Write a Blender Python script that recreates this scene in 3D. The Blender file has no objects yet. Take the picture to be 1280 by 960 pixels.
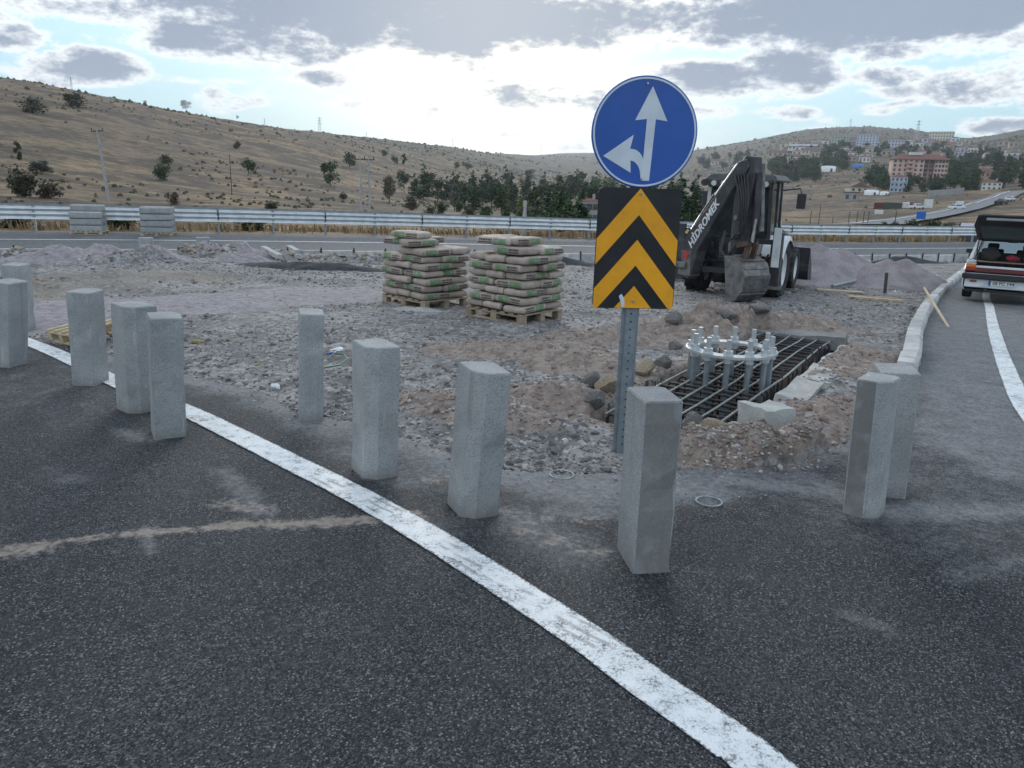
import bpy, bmesh, math, random
import numpy as np
from mathutils import Vector, Matrix, noise as mnoise
random.seed(7); np.random.seed(7)
scene = bpy.context.scene
COL = scene.collection
R = math.radians

# ------------------------------------------------------------------ camera
CAM_H = 1.65; FPX = 960.0; PITCH = math.atan(252/960.0); ROLL = 0.028
cam_d = bpy.data.cameras.new('camera'); cam = bpy.data.objects.new('camera', cam_d); COL.objects.link(cam)
cam_d.sensor_width = 36.0; cam_d.lens = 36.0*FPX/1280.0; cam_d.clip_start = 0.05; cam_d.clip_end = 30000
cam.matrix_world = (Matrix.Translation((0, 0, CAM_H)) @ Matrix.Rotation(math.pi/2-PITCH, 4, 'X') @ Matrix.Rotation(ROLL, 4, 'Z'))
scene.camera = cam
def ray(px, py):
    u = (px-640)/FPX; v = -(py-480)/FPX
    c, s = math.cos(ROLL), math.sin(ROLL)
    u2 = u*c - v*s; v2 = v*c + u*s
    cp, sp = math.cos(PITCH), math.sin(PITCH)
    return Vector((u2, cp+v2*sp, -sp+v2*cp))

# ------------------------------------------------------------------ exposure
scene.view_settings.view_transform = 'Standard'; scene.view_settings.look = 'None'
scene.view_settings.gamma = 1.0; scene.view_settings.exposure = 1.33
scene.view_settings.use_curve_mapping = False
scene.cycles.use_denoising = True
scene.cycles.max_bounces = 6; scene.cycles.volume_bounces = 0
scene.cycles.diffuse_bounces = 3; scene.cycles.glossy_bounces = 3; scene.cycles.transmission_bounces = 4
scene.cycles.transparent_max_bounces = 8

# ------------------------------------------------------------------ sun (veiled by cloud) and sky
SUN_AZ = R(-2.0); SUN_EL = R(12.5)          # azimuth measured from +Y towards +X
sun_d = bpy.data.lights.new('sun', 'SUN'); sun_d.energy = 0.8; sun_d.angle = R(30); sun_d.color = (1.0, .96, .90)
sun = bpy.data.objects.new('sun', sun_d); COL.objects.link(sun)
sdir = Vector((math.sin(SUN_AZ)*math.cos(SUN_EL), math.cos(SUN_AZ)*math.cos(SUN_EL), math.sin(SUN_EL)))
sun.rotation_euler = (-sdir).to_track_quat('-Z', 'Y').to_euler()

world = bpy.data.worlds.new('World'); scene.world = world; world.use_nodes = True
world.cycles.sampling_method = 'MANUAL'; world.cycles.sample_map_resolution = 512
class NT:
    """small node-graph helper"""
    def __init__(s, tree): s.t = tree; tree.nodes.clear()
    def n(s, typ, **kw):
        nd = s.t.nodes.new(typ)
        for k, v in kw.items():
            if k == 'inp':
                for a, b in v.items():
                    if isinstance(b, bpy.types.NodeSocket): s.t.links.new(b, nd.inputs[a])
                    else: nd.inputs[a].default_value = b
            else: setattr(nd, k, v)
        return nd
    def math(s, op, a, b=0.0, c=None, clamp=False):
        nd = s.t.nodes.new('ShaderNodeMath'); nd.operation = op; nd.use_clamp = clamp
        for i, v in enumerate((a, b, c)):
            if v is None: continue
            if isinstance(v, bpy.types.NodeSocket): s.t.links.new(v, nd.inputs[i])
            else: nd.inputs[i].default_value = v
        return nd.outputs[0]
    def vmath(s, op, a, b=None, scale=None):
        nd = s.t.nodes.new('ShaderNodeVectorMath'); nd.operation = op
        for i, v in enumerate((a, b)):
            if v is None: continue
            if isinstance(v, bpy.types.NodeSocket): s.t.links.new(v, nd.inputs[i])
            else: nd.inputs[i].default_value = v
        if scale is not None: nd.inputs['Scale'].default_value = scale
        return nd.outputs['Value'] if op in ('LENGTH', 'DOT_PRODUCT', 'DISTANCE') else nd.outputs[0]
    def mix(s, f, a, b, typ='RGBA', blend='MIX'):
        nd = s.t.nodes.new('ShaderNodeMix'); nd.data_type = typ
        if typ == 'RGBA': nd.blend_type = blend
        ia, ib, o = (6, 7, 2) if typ == 'RGBA' else (2, 3, 0)
        for i, v in ((0, f), (ia, a), (ib, b)):
            if isinstance(v, bpy.types.NodeSocket): s.t.links.new(v, nd.inputs[i])
            else: nd.inputs[i].default_value = (tuple(v)+(1,))[:4] if (typ == 'RGBA' and i != 0) else v
        return nd.outputs[o]
    def ss(s, v, a, b, o0=0.0, o1=1.0):
        nd = s.n('ShaderNodeMapRange', interpolation_type='SMOOTHSTEP', inp={0: v, 1: a, 2: b, 3: o0, 4: o1}); return nd.outputs[0]
    def noise(s, vec, scale, detail=4, rough=.55, dist=0.0, out=0, dim='3D'):
        nd = s.n('ShaderNodeTexNoise', noise_dimensions=dim, inp={'Vector': vec, 'Scale': scale, 'Detail': detail, 'Roughness': rough, 'Distortion': dist}); return nd.outputs[out]
    def comb(s, x, y, z=0.0):
        return s.n('ShaderNodeCombineXYZ', inp={0: x, 1: y, 2: z}).outputs[0]
    def sep(s, v):
        return s.n('ShaderNodeSeparateXYZ', inp={0: v}).outputs

SKY_K = 0.12
def build_world():
    g = NT(world.node_tree)
    d = g.n('ShaderNodeTexCoord').outputs['Generated']
    x, y, z = g.sep(d)
    zc = g.math('MAXIMUM', z, 0.0)
    az = g.math('ARCTAN2', x, y); el = g.math('ARCSINE', z)
    den = g.math('ADD', zc, 0.10)
    q = g.comb(g.math('DIVIDE', x, den), g.math('DIVIDE', y, den), 0.0)
    ae = g.comb(az, el, 0.0)
    pe = g.vmath('MULTIPLY', ae, (1.0, 2.1, 0.0))
    n1 = g.noise(q, 1.05, 3, .58, dim='2D')
    n2 = g.noise(pe, 11.0, 5, .56, dim='2D')
    n3 = g.noise(pe, 60.0, 3, .65, dim='2D')
    # the cloud banks that stand over this valley: (bearing, height, half-width, half-height, amount)
    banks = [(540, 16, 285, 38, 1.1), (300, 44, 130, 26, .85), (690, 30, 90, 26, .8), (130, 12, 110, 18, .55), (22, 46, 48, 13, .6), (108, 82, 62, 17, .75),
             (1130, 12, 225, 38, 1.1), (985, 32, 110, 22, .8), (905, 18, 36, 26, .6), (1108, 60, 66, 13, .8), (988, 88, 56, 24, .9),
             (900, 102, 110, 19, .8), (1112, 94, 40, 11, .6), (1225, 108, 70, 17, .7), (705, 122, 85, 15, .7), (690, 108, 30, 9, .4),
             (408, 99, 32, 9, .6), (1245, 158, 55, 8, .6), (985, 141, 34, 7, .5), (885, 139, 30, 8, .45), (655, 168, 90, 5, .35),
             (290, 126, 40, 6, .4), (560, 62, 170, 6, .35), (640, -45, 760, 36, .8), (60, 100, 40, 6, .5), (270, 118, 16, 7, .5)]
    tot = None
    for (cx, cy, rx, ry, a) in banks:
        r0 = ray(cx, cy).normalized()
        a0 = math.atan2(r0.x, r0.y); e0 = math.asin(r0.z); k = math.cos(a0)**2
        v = g.vmath('MULTIPLY', g.vmath('SUBTRACT', ae, (a0, e0, 0)), (FPX/rx/k, FPX/ry, 0))
        b = g.math('MULTIPLY_ADD', g.vmath('DOT_PRODUCT', v, v), -.5*a, a)
        tot = b if tot is None else g.math('MAXIMUM', tot, b)
    gen = g.math('MULTIPLY', g.ss(n1, .44, .66), g.ss(el, .17, .34))       # the broken cloud goes on overhead and all round
    hor = g.math('MULTIPLY', g.ss(n1, .46, .70), .34)
    tot = g.math('MAXIMUM', g.math('MAXIMUM', tot, gen), hor)
    e = g.math('ADD', g.math('MULTIPLY', g.math('SUBTRACT', n2, .5), 1.5), g.math('MULTIPLY', g.math('SUBTRACT', n3, .5), .75))
    dens = g.math('ADD', tot, g.math('MULTIPLY', e, g.ss(tot, 0.0, .35, .35, 1.0)))
    mask = g.ss(dens, .04, .36)
    thick = g.ss(dens, .22, .78)
    sky = g.n('ShaderNodeTexSky', sky_type='NISHITA', sun_disc=False, sun_elevation=SUN_EL, sun_rotation=SUN_AZ, altitude=1200, air_density=1.0, dust_density=1.0, ozone_density=1.0).outputs[0]
    skyc = g.mix(1.0, sky, (SKY_K, SKY_K, SKY_K), blend='MULTIPLY')
    sd = g.vmath('DOT_PRODUCT', d, tuple(sdir))
    ang = g.math('ARCCOSINE', g.math('MINIMUM', sd, .99999))
    glow = g.math('POWER', g.ss(ang, .36, 0.0), 1.3)
    wide = g.ss(ang, 1.0, .15, 0.0, .93)
    veil = g.mix(g.math('MAXIMUM', g.ss(el, .02, .50, .94, .15), wide), skyc, (.165, .275, .315))
    base = g.mix(1.0, veil, g.mix(glow, (0, 0, 0), (.34, .275, .145)), blend='ADD')
    edge = g.mix(glow, (.47, .47, .455), (.66, .61, .50))
    core = g.mix(glow, (.128, .145, .182), (.185, .198, .225))
    lit = g.ss(ang, .55, 1.7)                       # clouds away from the sun are lit on the side we see
    edge = g.mix(lit, edge, (.82, .80, .76)); core = g.mix(lit, core, (.62, .61, .60))
    cl = g.mix(thick, edge, core)
    out = g.mix(g.math('MULTIPLY', mask, .93), base, cl)
    # below the horizon: dim ground colour
    out = g.mix(g.ss(z, -.03, 0.0), (.16, .15, .14), out)
    out = g.mix(1.0, out, (.975, 1.0, 1.045), blend='MULTIPLY')
    bg = g.n('ShaderNodeBackground', inp={0: out, 1: 1.0})
    o = g.n('ShaderNodeOutputWorld'); g.t.links.new(bg.outputs[0], o.inputs[0])
build_world()

# ------------------------------------------------------------------ numeric helpers
def nss(a, b, t):
    t = np.clip((t-a)/(b-a), 0, 1); return t*t*(3-2*t)
def _hash(ix, iy, seed):
    h = (ix.astype(np.int64)*374761393 + iy.astype(np.int64)*668265263 + seed*1442695041) & 0xffffffff
    h = ((h ^ (h >> 13))*1274126177) & 0xffffffff
    h = ((h ^ (h >> 16))*2246822519) & 0xffffffff
    return ((h ^ (h >> 15)) & 0xffffff)/float(0xffffff)
def vnoise(x, y, seed=0):
    x = np.asarray(x, float); y = np.asarray(y, float)
    ix = np.floor(x); iy = np.floor(y); fx = x-ix; fy = y-iy
    fx = fx*fx*(3-2*fx); fy = fy*fy*(3-2*fy)
    a = _hash(ix, iy, seed); b = _hash(ix+1, iy, seed); c = _hash(ix, iy+1, seed); d = _hash(ix+1, iy+1, seed)
    return (a*(1-fx)+b*fx)*(1-fy)+(c*(1-fx)+d*fx)*fy*1.0
def fbm(x, y, s, octv=4, seed=0, g=.5):
    t = 0; a = 1; n = 0
    for i in range(octv):
        t = t+a*(vnoise(x/s+17.3*i, y/s-9.1*i, seed+i)-.5); n += a; a *= g; s *= .5
    return t/n*2

# ------------------------------------------------------------------ the lie of the land
HW_K = .44; HW_L = math.sqrt(1+HW_K**2); HW_T = Vector((1/HW_L, HW_K/HW_L, 0)); HW_N = Vector((-HW_K/HW_L, 1/HW_L, 0))
HW_O = Vector((-1, 26.1, 0))
def hwD(x): return .75+.35*np.tanh(x/15)
def hdist(x, y): return ((y-26.1)-HW_K*(x+1))/HW_L
def softp(t, w=1.5): return w*np.logaddexp(0, t/w)
def D(x, y):
    x = np.asarray(x, float); y = np.asarray(y, float)
    t = np.tanh(x/6); t = np.where(x > 0, .25*t, .12*t)
    d = 1.4*(1-np.exp(-np.maximum(softp(y-6)-softp(-6.), -1)/30))+t*nss(6, 18, y)
    k = nss(-6, 0, hdist(x, y))
    return d*(1-k)+hwD(x)*k
# far relief, surveyed as sight-line rows per bearing and range
RNG = [50, 80, 120, 180, 260, 380, 550, 800, 1200, 1800, 2600, 4000, 6500]
REL = {-350: [272, 248, 218, 178, 130, 85, 60, 75, 100, 130, 160, 190, 203],
       0: [276, 258, 230, 192, 150, 112, 95, 115, 140, 165, 180, 195, 205],
       100: [277, 260, 241, 208, 168, 130, 113, 122, 145, 168, 182, 197, 206],
       200: [278, 262, 249, 226, 190, 152, 133, 139, 152, 172, 186, 199, 207],
       300: [279, 264, 255, 241, 214, 178, 153, 157, 166, 178, 188, 201, 208],
       400: [281, 267, 260, 250, 233, 202, 173, 166, 167, 178, 192, 205, 212],
       480: [283, 270, 264, 257, 246, 225, 197, 182, 173, 181, 196, 207, 214],
       560: [285, 273, 267, 261, 254, 241, 222, 201, 186, 183, 196, 206, 215],
       620: [286, 276, 271, 266, 260, 250, 237, 221, 204, 194, 191, 200, 214],
       700: [288, 279, 274, 270, 265, 258, 248, 237, 223, 208, 198, 191, 208],
       800: [290, 282, 277, 272, 268, 262, 254, 243, 228, 212, 198, 190, 207],
       870: [291, 284, 278, 272, 268, 262, 252, 238, 220, 200, 186, 198, 212],
       940: [292, 286, 280, 273, 267, 258, 245, 228, 206, 184, 174, 192, 212],
       1000: [293, 287, 281, 274, 266, 252, 236, 216, 192, 167, 161, 185, 212],
       1060: [294, 288, 282, 274, 264, 248, 232, 212, 188, 166, 158, 183, 214],
       1130: [295, 289, 282, 273, 262, 244, 226, 208, 190, 171, 161, 186, 216],
       1200: [296, 289, 281, 271, 258, 242, 228, 212, 196, 181, 175, 192, 218],
       1280: [297, 288, 279, 268, 255, 238, 222, 202, 182, 163, 160, 190, 220],
       1600: [298, 286, 273, 259, 241, 216, 191, 166, 146, 136, 141, 172, 210]}
_pxs = sorted(REL); _az = [math.atan2(ray(p, 230).x, ray(p, 230).y) for p in _pxs]
_tab = []
for p in _pxs:
    row = []
    for r, py in zip(RNG, REL[p]):
        d = ray(p, py); row.append(CAM_H + r*d.z/math.hypot(d.x, d.y))
    _tab.append(row)
_tab = np.array(_tab)
# behind and beside the view the country is gentle rolling ground
_side = np.array([-1.5, -2, -2, -1, 1, 5, 10, 20, 40, 60, 70, 60, 30.])
_az = np.array([-math.pi, -1.6]+_az+[1.6, math.pi]); _tab = np.vstack([_side, _tab[0]*.6+_side*.4, _tab, _tab[-1]*.6+_side*.4, _side])
_lr = np.log(np.array(RNG, float))
_fa = np.linspace(-math.pi, math.pi, 1441)
_ft = np.array([np.interp(_fa, _az, _tab[:, j]) for j in range(len(RNG))])
_k = np.exp(-(np.arange(-8, 9)/4.0)**2); _k /= _k.sum()
_ft = np.array([np.convolve(np.pad(row, 8, mode='edge'), _k, 'valid') for row in _ft])
_fl = np.linspace(_lr[0], _lr[-1], 220)
_ft2 = np.array([np.interp(_fl, _lr, _ft[:, i]) for i in range(len(_fa))])
_k2 = np.exp(-(np.arange(-6, 7)/3.0)**2); _k2 /= _k2.sum()
_ft2 = np.array([np.convolve(np.pad(row, 6, mode='edge'), _k2, 'valid') for row in _ft2])
def far_z(x, y):
    r = np.hypot(x, y); a = np.arctan2(x, y)
    i = np.clip((a+math.pi)/(2*math.pi)*1440, 0, 1439.999); j = np.clip((np.log(np.maximum(r, 1))-_fl[0])/(_fl[-1]-_fl[0])*219, 0, 218.999)
    i0 = i.astype(int); j0 = j.astype(int); fi = i-i0; fj = j-j0
    return (_ft2[i0, j0]*(1-fi)+_ft2[i0+1, j0]*fi)*(1-fj)+(_ft2[i0, j0+1]*(1-fi)+_ft2[i0+1, j0+1]*fi)*fj
def land(x, y):
    """smooth terrain: site, highway shelf, verge, hills"""
    x = np.asarray(x, float); y = np.asarray(y, float)
    h = hdist(x, y); r = np.hypot(x, y)
    near = -D(x, y)
    shelf = -hwD(x) - .9*nss(8.4, 17, h)
    near = np.where(h > 0, shelf, near)
    k = np.where(h > 0, nss(10, 34, h), 0)
    k = np.maximum(k, nss(60, 110, r))
    fz = far_z(x, y)
    fz = fz + fbm(x, y, 45, 4, 11)*np.clip((r-60)/200, 0, 1)*np.clip(r*.004, 0, 2.6)
    return near*(1-k)+fz*k
# edge of the asphalt as seen round the compass from the camera spot (star-shaped about it)
ISL = [(-30, 24.0), (-20, 17.6), (-12, 12.7), (-8, 10.0), (-5.08, 7.95), (-4.31, 7.46), (-2.86, 6.5), (-2.0, 5.98), (-1.56, 5.38), (-1.07, 5.17), (-.5, 4.72), (-.08, 4.36),
       (.3, 4.22), (.98, 4.40), (1.44, 4.46), (1.83, 4.62), (2.3, 5.0), (3.2, 6.3), (4.22, 7.9), (5.80, 10.85), (7.75, 14.3), (10.35, 18.65), (14.55, 25.2), (21.6, 36.0)]
RAMP_END = [(45, 46.3), (46, 44.0), (33, 33.0), (22, 16.0), (12, 1.0), (9, -12), (-30, -12), (-30, 24.0)]
_poly = ISL+RAMP_END
def _ray_poly(a):
    dx, dy = math.sin(a), math.cos(a); best = None
    for (x0, y0), (x1, y1) in zip(_poly, _poly[1:]+_poly[:1]):
        ex, ey = x1-x0, y1-y0; den = dx*ey-dy*ex
        if abs(den) < 1e-9: continue
        t = (x0*ey-y0*ex)/den; u = (x0*dy-y0*dx)/den
        if t > 0 and -1e-6 <= u <= 1+1e-6 and (best is None or t > best): best = t
    return best or 12.0
_ra = np.linspace(-math.pi, math.pi, 7201); _rr = np.array([_ray_poly(a) for a in _ra])
def asphalt_r(a):
    return np.interp(a, _ra, _rr)
PIT_N = Vector((1.41, 5.12, 0)); PIT_U = Vector((.52, .854, 0)).normalized(); PIT_V = Vector((-PIT_U.y, PIT_U.x, 0)); PIT_LEN = 4.75; PIT_W = .84
# terrain sampled once on a fine polar grid for quick lookups
import bisect
GA = np.concatenate([np.linspace(-math.pi, -.86, 90, endpoint=False), np.linspace(-.86, -.70, 40, endpoint=False), np.linspace(-.70, .70, 620, endpoint=False), np.linspace(.70, .86, 40, endpoint=False), np.linspace(.86, math.pi, 90)])
GR = np.concatenate([np.geomspace(.4, 3.2, 14, endpoint=False), np.geomspace(3.2, 12, 250, endpoint=False), np.geomspace(12, 60, 170, endpoint=False), np.geomspace(60, 5000, 180)])
GRR = np.repeat(GR[:, None], len(GA), 1); GX = GRR*np.sin(GA)[None]; GY = GRR*np.cos(GA)[None]
GLAND = land(GX, GY)
_gal = GA.tolist(); _grl = GR.tolist(); _gl = GLAND.tolist()
def lookup(tab, x, y):
    r = math.hypot(x, y); a = math.atan2(x, y)
    i = min(max(bisect.bisect_right(_grl, r)-1, 0), len(_grl)-2); j = min(max(bisect.bisect_right(_gal, a)-1, 0), len(_gal)-2)
    f = min(1.0, max(0.0, (r-_grl[i])/(_grl[i+1]-_grl[i]))); h = (a-_gal[j])/(_gal[j+1]-_gal[j])
    t0, t1 = tab[i], tab[i+1]
    return (t0[j]*(1-h)+t0[j+1]*h)*(1-f)+(t1[j]*(1-h)+t1[j+1]*h)*f
def gz(x, y): return lookup(_gl, x, y)
def gp(px, py, dz=0.0):
    """point of the terrain on a given sight line"""
    r = ray(px, py); t0 = .5; t = t0
    f = lambda t: CAM_H+r.z*t-lookup(_gl, r.x*t, r.y*t)-dz
    while t < 4900 and f(t) > 0: t0 = t; t *= 1.015
    for _ in range(26):
        m = (t0+t)/2
        if f(m) > 0: t0 = m
        else: t = m
    return Vector((r.x*t, r.y*t, CAM_H+r.z*t))
def pxm(p):
    """picture pixels per metre at a place"""
    return FPX/(p.y*math.cos(PITCH)-(p.z-CAM_H)*math.sin(PITCH))

# ------------------------------------------------------------------ mesh builder
class MB:
    def __init__(s): s.v = []; s.f = []; s.m = []; s.mi = 0
    def add(s, vs, fs):
        o = len(s.v); s.v += [tuple(v) for v in vs]; s.f += [tuple(i+o for i in f) for f in fs]; s.m += [s.mi]*len(fs); return s
    def box(s, c, d, rot=None, taper=1.0):
        hx, hy, hz = d[0]/2, d[1]/2, d[2]/2
        vs = [Vector((x*hx*(taper if z > 0 else 1), y*hy*(taper if z > 0 else 1), z*hz)) for z in (-1, 1) for y in (-1, 1) for x in (-1, 1)]
        if rot is not None: vs = [rot @ v for v in vs]
        c = Vector(c)
        return s.add([v+c for v in vs], [(0, 2, 3, 1), (4, 5, 7, 6), (0, 1, 5, 4), (2, 6, 7, 3), (0, 4, 6, 2), (1, 3, 7, 5)])
    def beam(s, a, b, w, h, up=(0, 0, 1)):
        a = Vector(a); b = Vector(b); d = b-a; L = d.length
        if L < 1e-6: return s
        t = d/L; u = Vector(up); u = (u-t*u.dot(t));
        if u.length < 1e-4: u = Vector((1, 0, 0)); u = u-t*u.dot(t)
        u.normalize(); r = t.cross(u)
        m = Matrix((r, t, u)).transposed()
        return s.box((a+b)/2, (w, L, h), m)
    def tube(s, pts, r, n=8, cap=True):
        pts = [Vector(p) for p in pts]; rs = r if isinstance(r, (list, tuple)) else [r]*len(pts)
        o = []; prev = None
        for i, p in enumerate(pts):
            t = (pts[min(i+1, len(pts)-1)]-pts[max(i-1, 0)])
            t = t.normalized() if t.length > 1e-9 else Vector((0, 0, 1))
            if prev is None:
                u = t.orthogonal().normalized()
            else:
                u = prev-t*prev.dot(t); u = u.normalized() if u.length > 1e-6 else t.orthogonal().normalized()
            prev = u; w = t.cross(u)
            o += [p+(u*math.cos(2*math.pi*k/n)+w*math.sin(2*math.pi*k/n))*rs[i] for k in range(n)]
        fs = [(i*n+k, i*n+(k+1) % n, (i+1)*n+(k+1) % n, (i+1)*n+k) for i in range(len(pts)-1) for k in range(n)]
        if cap: fs += [tuple(reversed(range(n))), tuple((len(pts)-1)*n+k for k in range(n))]
        return s.add(o, fs)
    def cyl(s, c, axis, r, L, n=16):
        a = Vector(axis).normalized(); c = Vector(c); return s.tube([c-a*L/2, c+a*L/2], r, n)
    def lathe(s, prof, n=24, axis='Z', c=(0, 0, 0), closed=False):
        vs = []; m = len(prof); c = Vector(c)
        for k in range(n):
            a = 2*math.pi*k/n
            for (r, h) in prof:
                p = (r*math.cos(a), r*math.sin(a), h)
                if axis == 'X': p = (p[2], p[0], p[1])
                if axis == 'Y': p = (p[0], p[2], p[1])
                vs.append(Vector(p)+c)
        fs = [(k*m+i, ((k+1) % n)*m+i, ((k+1) % n)*m+i+1, k*m+i+1) for k in range(n) for i in range(m-1)]
        if closed: fs += [(k*m+m-1, ((k+1) % n)*m+m-1, ((k+1) % n)*m, k*m) for k in range(n)]
        return s.add(vs, fs)
    def prism(s, poly, a, b, f):
        """poly: 2-D outline, extruded from a to b; f(u, v, w) -> 3-D"""
        n = len(poly); vs = [f(u, v, a) for u, v in poly]+[f(u, v, b) for u, v in poly]
        return s.add(vs, [tuple(reversed(range(n))), tuple(range(n, 2*n))]+[(i, (i+1) % n, (i+1) % n+n, i+n) for i in range(n)])
    def sheet(s, grid):
        """grid: rows of points"""
        w = len(grid[0]); return s.add([p for r in grid for p in r], [(i*w+j, i*w+j+1, (i+1)*w+j+1, (i+1)*w+j) for i in range(len(grid)-1) for j in range(w-1)])
    def mesh(s, name, mats=None, bevel=0.0, seg=1, smooth=False, recalc=True):
        me = bpy.data.meshes.new(name); me.from_pydata(s.v, [], s.f)
        me.polygons.foreach_set('material_index', s.m)
        if recalc or bevel:
            bm = bmesh.new(); bm.from_mesh(me)
            if recalc: bmesh.ops.recalc_face_normals(bm, faces=bm.faces)
            if bevel:
                ed = [e for e in bm.edges if len(e.link_faces) == 2 and e.calc_face_angle(0) > .5]
                bmesh.ops.bevel(bm, geom=ed, offset=bevel, segments=seg, affect='EDGES', profile=.6, clamp_overlap=True)
            bm.to_mesh(me); bm.free()
        if smooth:
            me.polygons.foreach_set('use_smooth', [True]*len(me.polygons))
            if smooth != 'full': me.set_sharp_from_angle(angle=R(38))
        for m in (mats or []): me.materials.append(m)
        me.update(); return me
    def build(s, name, mats, parent=None, bevel=0.0, seg=1, smooth=False, loc=None, rot=None, recalc=True):
        if not isinstance(mats, (list, tuple)): mats = [mats]
        return link(name, s.mesh(name, mats, bevel, seg, smooth, recalc), parent, loc, rot)
def link(name, me, parent=None, loc=None, rot=None, scale=None):
    o = bpy.data.objects.new(name, me); COL.objects.link(o)
    if parent is not None: o.parent = parent
    if loc is not None: o.location = loc
    if rot is not None: o.rotation_euler = rot
    if scale is not None: o.scale = scale if isinstance(scale, (tuple, list)) else (scale,)*3
    return o
def tag(o, label, cat, group=None):
    o['label'] = label; o['category'] = cat
    if group: o['group'] = group
    return o
def thing(name, label, cat, loc=(0, 0, 0), rz=0.0, group=None):
    o = bpy.data.objects.new(name, None); COL.objects.link(o); o.location = loc; o.rotation_euler = (0, 0, rz); o.empty_display_size = .2
    return tag(o, label, cat, group)
def struct(o, kind='structure'): o['kind'] = kind; return o
def copy_tree(o, parent=None):
    c = o.copy(); COL.objects.link(c); c.parent = parent
    for ch in list(o.children): copy_tree(ch, c)
    return c

# ------------------------------------------------------------------ materials
MATS = {}
def pmat(name, c1, c2=None, rough=.7, metal=0.0, scale=6.0, fine=0.0, bump=0.0, bscale=None, spec=.4, contrast=(.35, .65), detail=5, rand=0.0, coord='Object', trans=0.0, coat=0.0, dirt=None):
    """weathered procedural material: two tones broken by noise, fine grain, relief"""
    if name in MATS: return MATS[name]
    m = bpy.data.materials.new(name); m.use_nodes = True; g = NT(m.node_tree)
    tc = g.n('ShaderNodeTexCoord').outputs[coord]; oi = g.n('ShaderNodeObjectInfo').outputs['Random']
    vec = g.vmath('ADD', tc, g.comb(g.math('MULTIPLY', oi, 37.0), g.math('MULTIPLY', oi, 91.0), g.math('MULTIPLY', oi, 13.0))) if coord == 'Object' else tc
    c2 = c2 or tuple(x*.8 for x in c1)
    col = g.mix(g.ss(g.noise(vec, scale, detail), *contrast), c1, c2)
    if fine:
        fn = g.noise(vec, scale*22, 2, .6); col = g.mix(g.math('MULTIPLY', g.ss(fn, .3, .7), 1.0), g.mix(1.0, col, (1-fine,)*3, blend='MULTIPLY'), g.mix(1.0, col, (1+fine,)*3, blend='MULTIPLY'))
    if dirt:
        dn = g.noise(vec, dirt[1], 5, .6); col = g.mix(g.math('MULTIPLY', g.ss(dn, .48, .7), dirt[2]), col, dirt[0])
    if rand:
        hsv = g.n('ShaderNodeHueSaturation', inp={'Value': g.math('ADD', g.math('MULTIPLY', oi, rand*2), 1-rand), 'Color': col}); col = hsv.outputs[0]
    b = g.n('ShaderNodeBsdfPrincipled', inp={'Base Color': col, 'Roughness': rough, 'Metallic': metal, 'Specular IOR Level': spec})
    if trans: b.inputs['Transmission Weight'].default_value = trans
    if coat: b.inputs['Coat Weight'].default_value = coat
    if bump:
        bp = g.n('ShaderNodeBump', inp={'Strength': bump, 'Distance': .02, 'Height': g.noise(vec, bscale or scale*8, 4, .6)}); g.t.links.new(bp.outputs[0], b.inputs['Normal'])
    o = g.n('ShaderNodeOutputMaterial'); g.t.links.new(b.outputs[0], o.inputs[0])
    MATS[name] = m; return m

# ------------------------------------------------------------------ ground sheet
def seg_d(x, y, pts):
    d = np.full(np.shape(x), 1e9)
    for (x0, y0), (x1, y1) in zip(pts, pts[1:]):
        ex, ey = x1-x0, y1-y0; t = np.clip(((x-x0)*ex+(y-y0)*ey)/(ex*ex+ey*ey), 0, 1)
        d = np.minimum(d, np.hypot(x-x0-t*ex, y-y0-t*ey))
    return d
def P2(*pxs): return [tuple(gp(a, b)[:2]) for a, b in pxs]
# earth heaps: (centre, half-length, half-width, turn, height, soil: 0 grey 1 red 2 purple)
HEAPS = []
def heap(px, py, a, b, rot, h, soil): p = gp(px, py); HEAPS.append((p.x, p.y, a, b, R(rot), h, soil))
heap(690, 500, .7, .4, -20, .11, 1); heap(660, 440, 1.1, .6, 10, .09, 1); heap(720, 455, .6, .6, 0, .10, 1); heap(770, 425, 1.1, .6, 15, .15, 1)
heap(905, 574, .46, .26, -4, .13, 1); heap(960, 568, .42, .25, 12, .13, 1); heap(1005, 560, .3, .25, 40, .09, 1); heap(850, 566, .25, .2, 0, .08, 1)
heap(905, 418, 1.2, .7, 0, .36, 1); heap(985, 412, 1.1, .7, 0, .26, 1); heap(1060, 450, .5, 1.2, -31, .10, 1); heap(1035, 525, .35, .7, -31, .10, 1)
heap(600, 520, .8, .4, -35, .10, 1)
for (px, py, a, b, h, so) in [(70, 330, 1.4, .8, .34, 2), (130, 328, 1.5, .7, .36, 2), (160, 333, 1.2, .6, .22, 0), (185, 331, .8, .5, .25, 0), (210, 330, 1.0, .5, .22, 2), (255, 324, 1.2, .6, .34, 0),
                              (20, 326, 1.5, .7, .26, 0), (320, 324, 1.5, .7, .34, 2), (300, 327, 1.0, .6, .22, 2), (360, 322, 1.2, .5, .22, 0), (420, 324, 1.4, .5, .2, 0), (470, 326, 1.2, .5, .18, 0), (30, 352, 2.0, .8, .12, 0),
                              (50, 362, 1.8, .7, .10, 0), (110, 352, 1.8, .8, .08, 0), (200, 346, 2.2, .7, .10, 0)]:
    heap(px, py, a, b, 28, h, so)
PURPLE = P2((0, 400), (120, 385), (260, 378), (400, 370))
GOLD = P2((40, 372), (160, 352), (260, 350))
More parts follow.
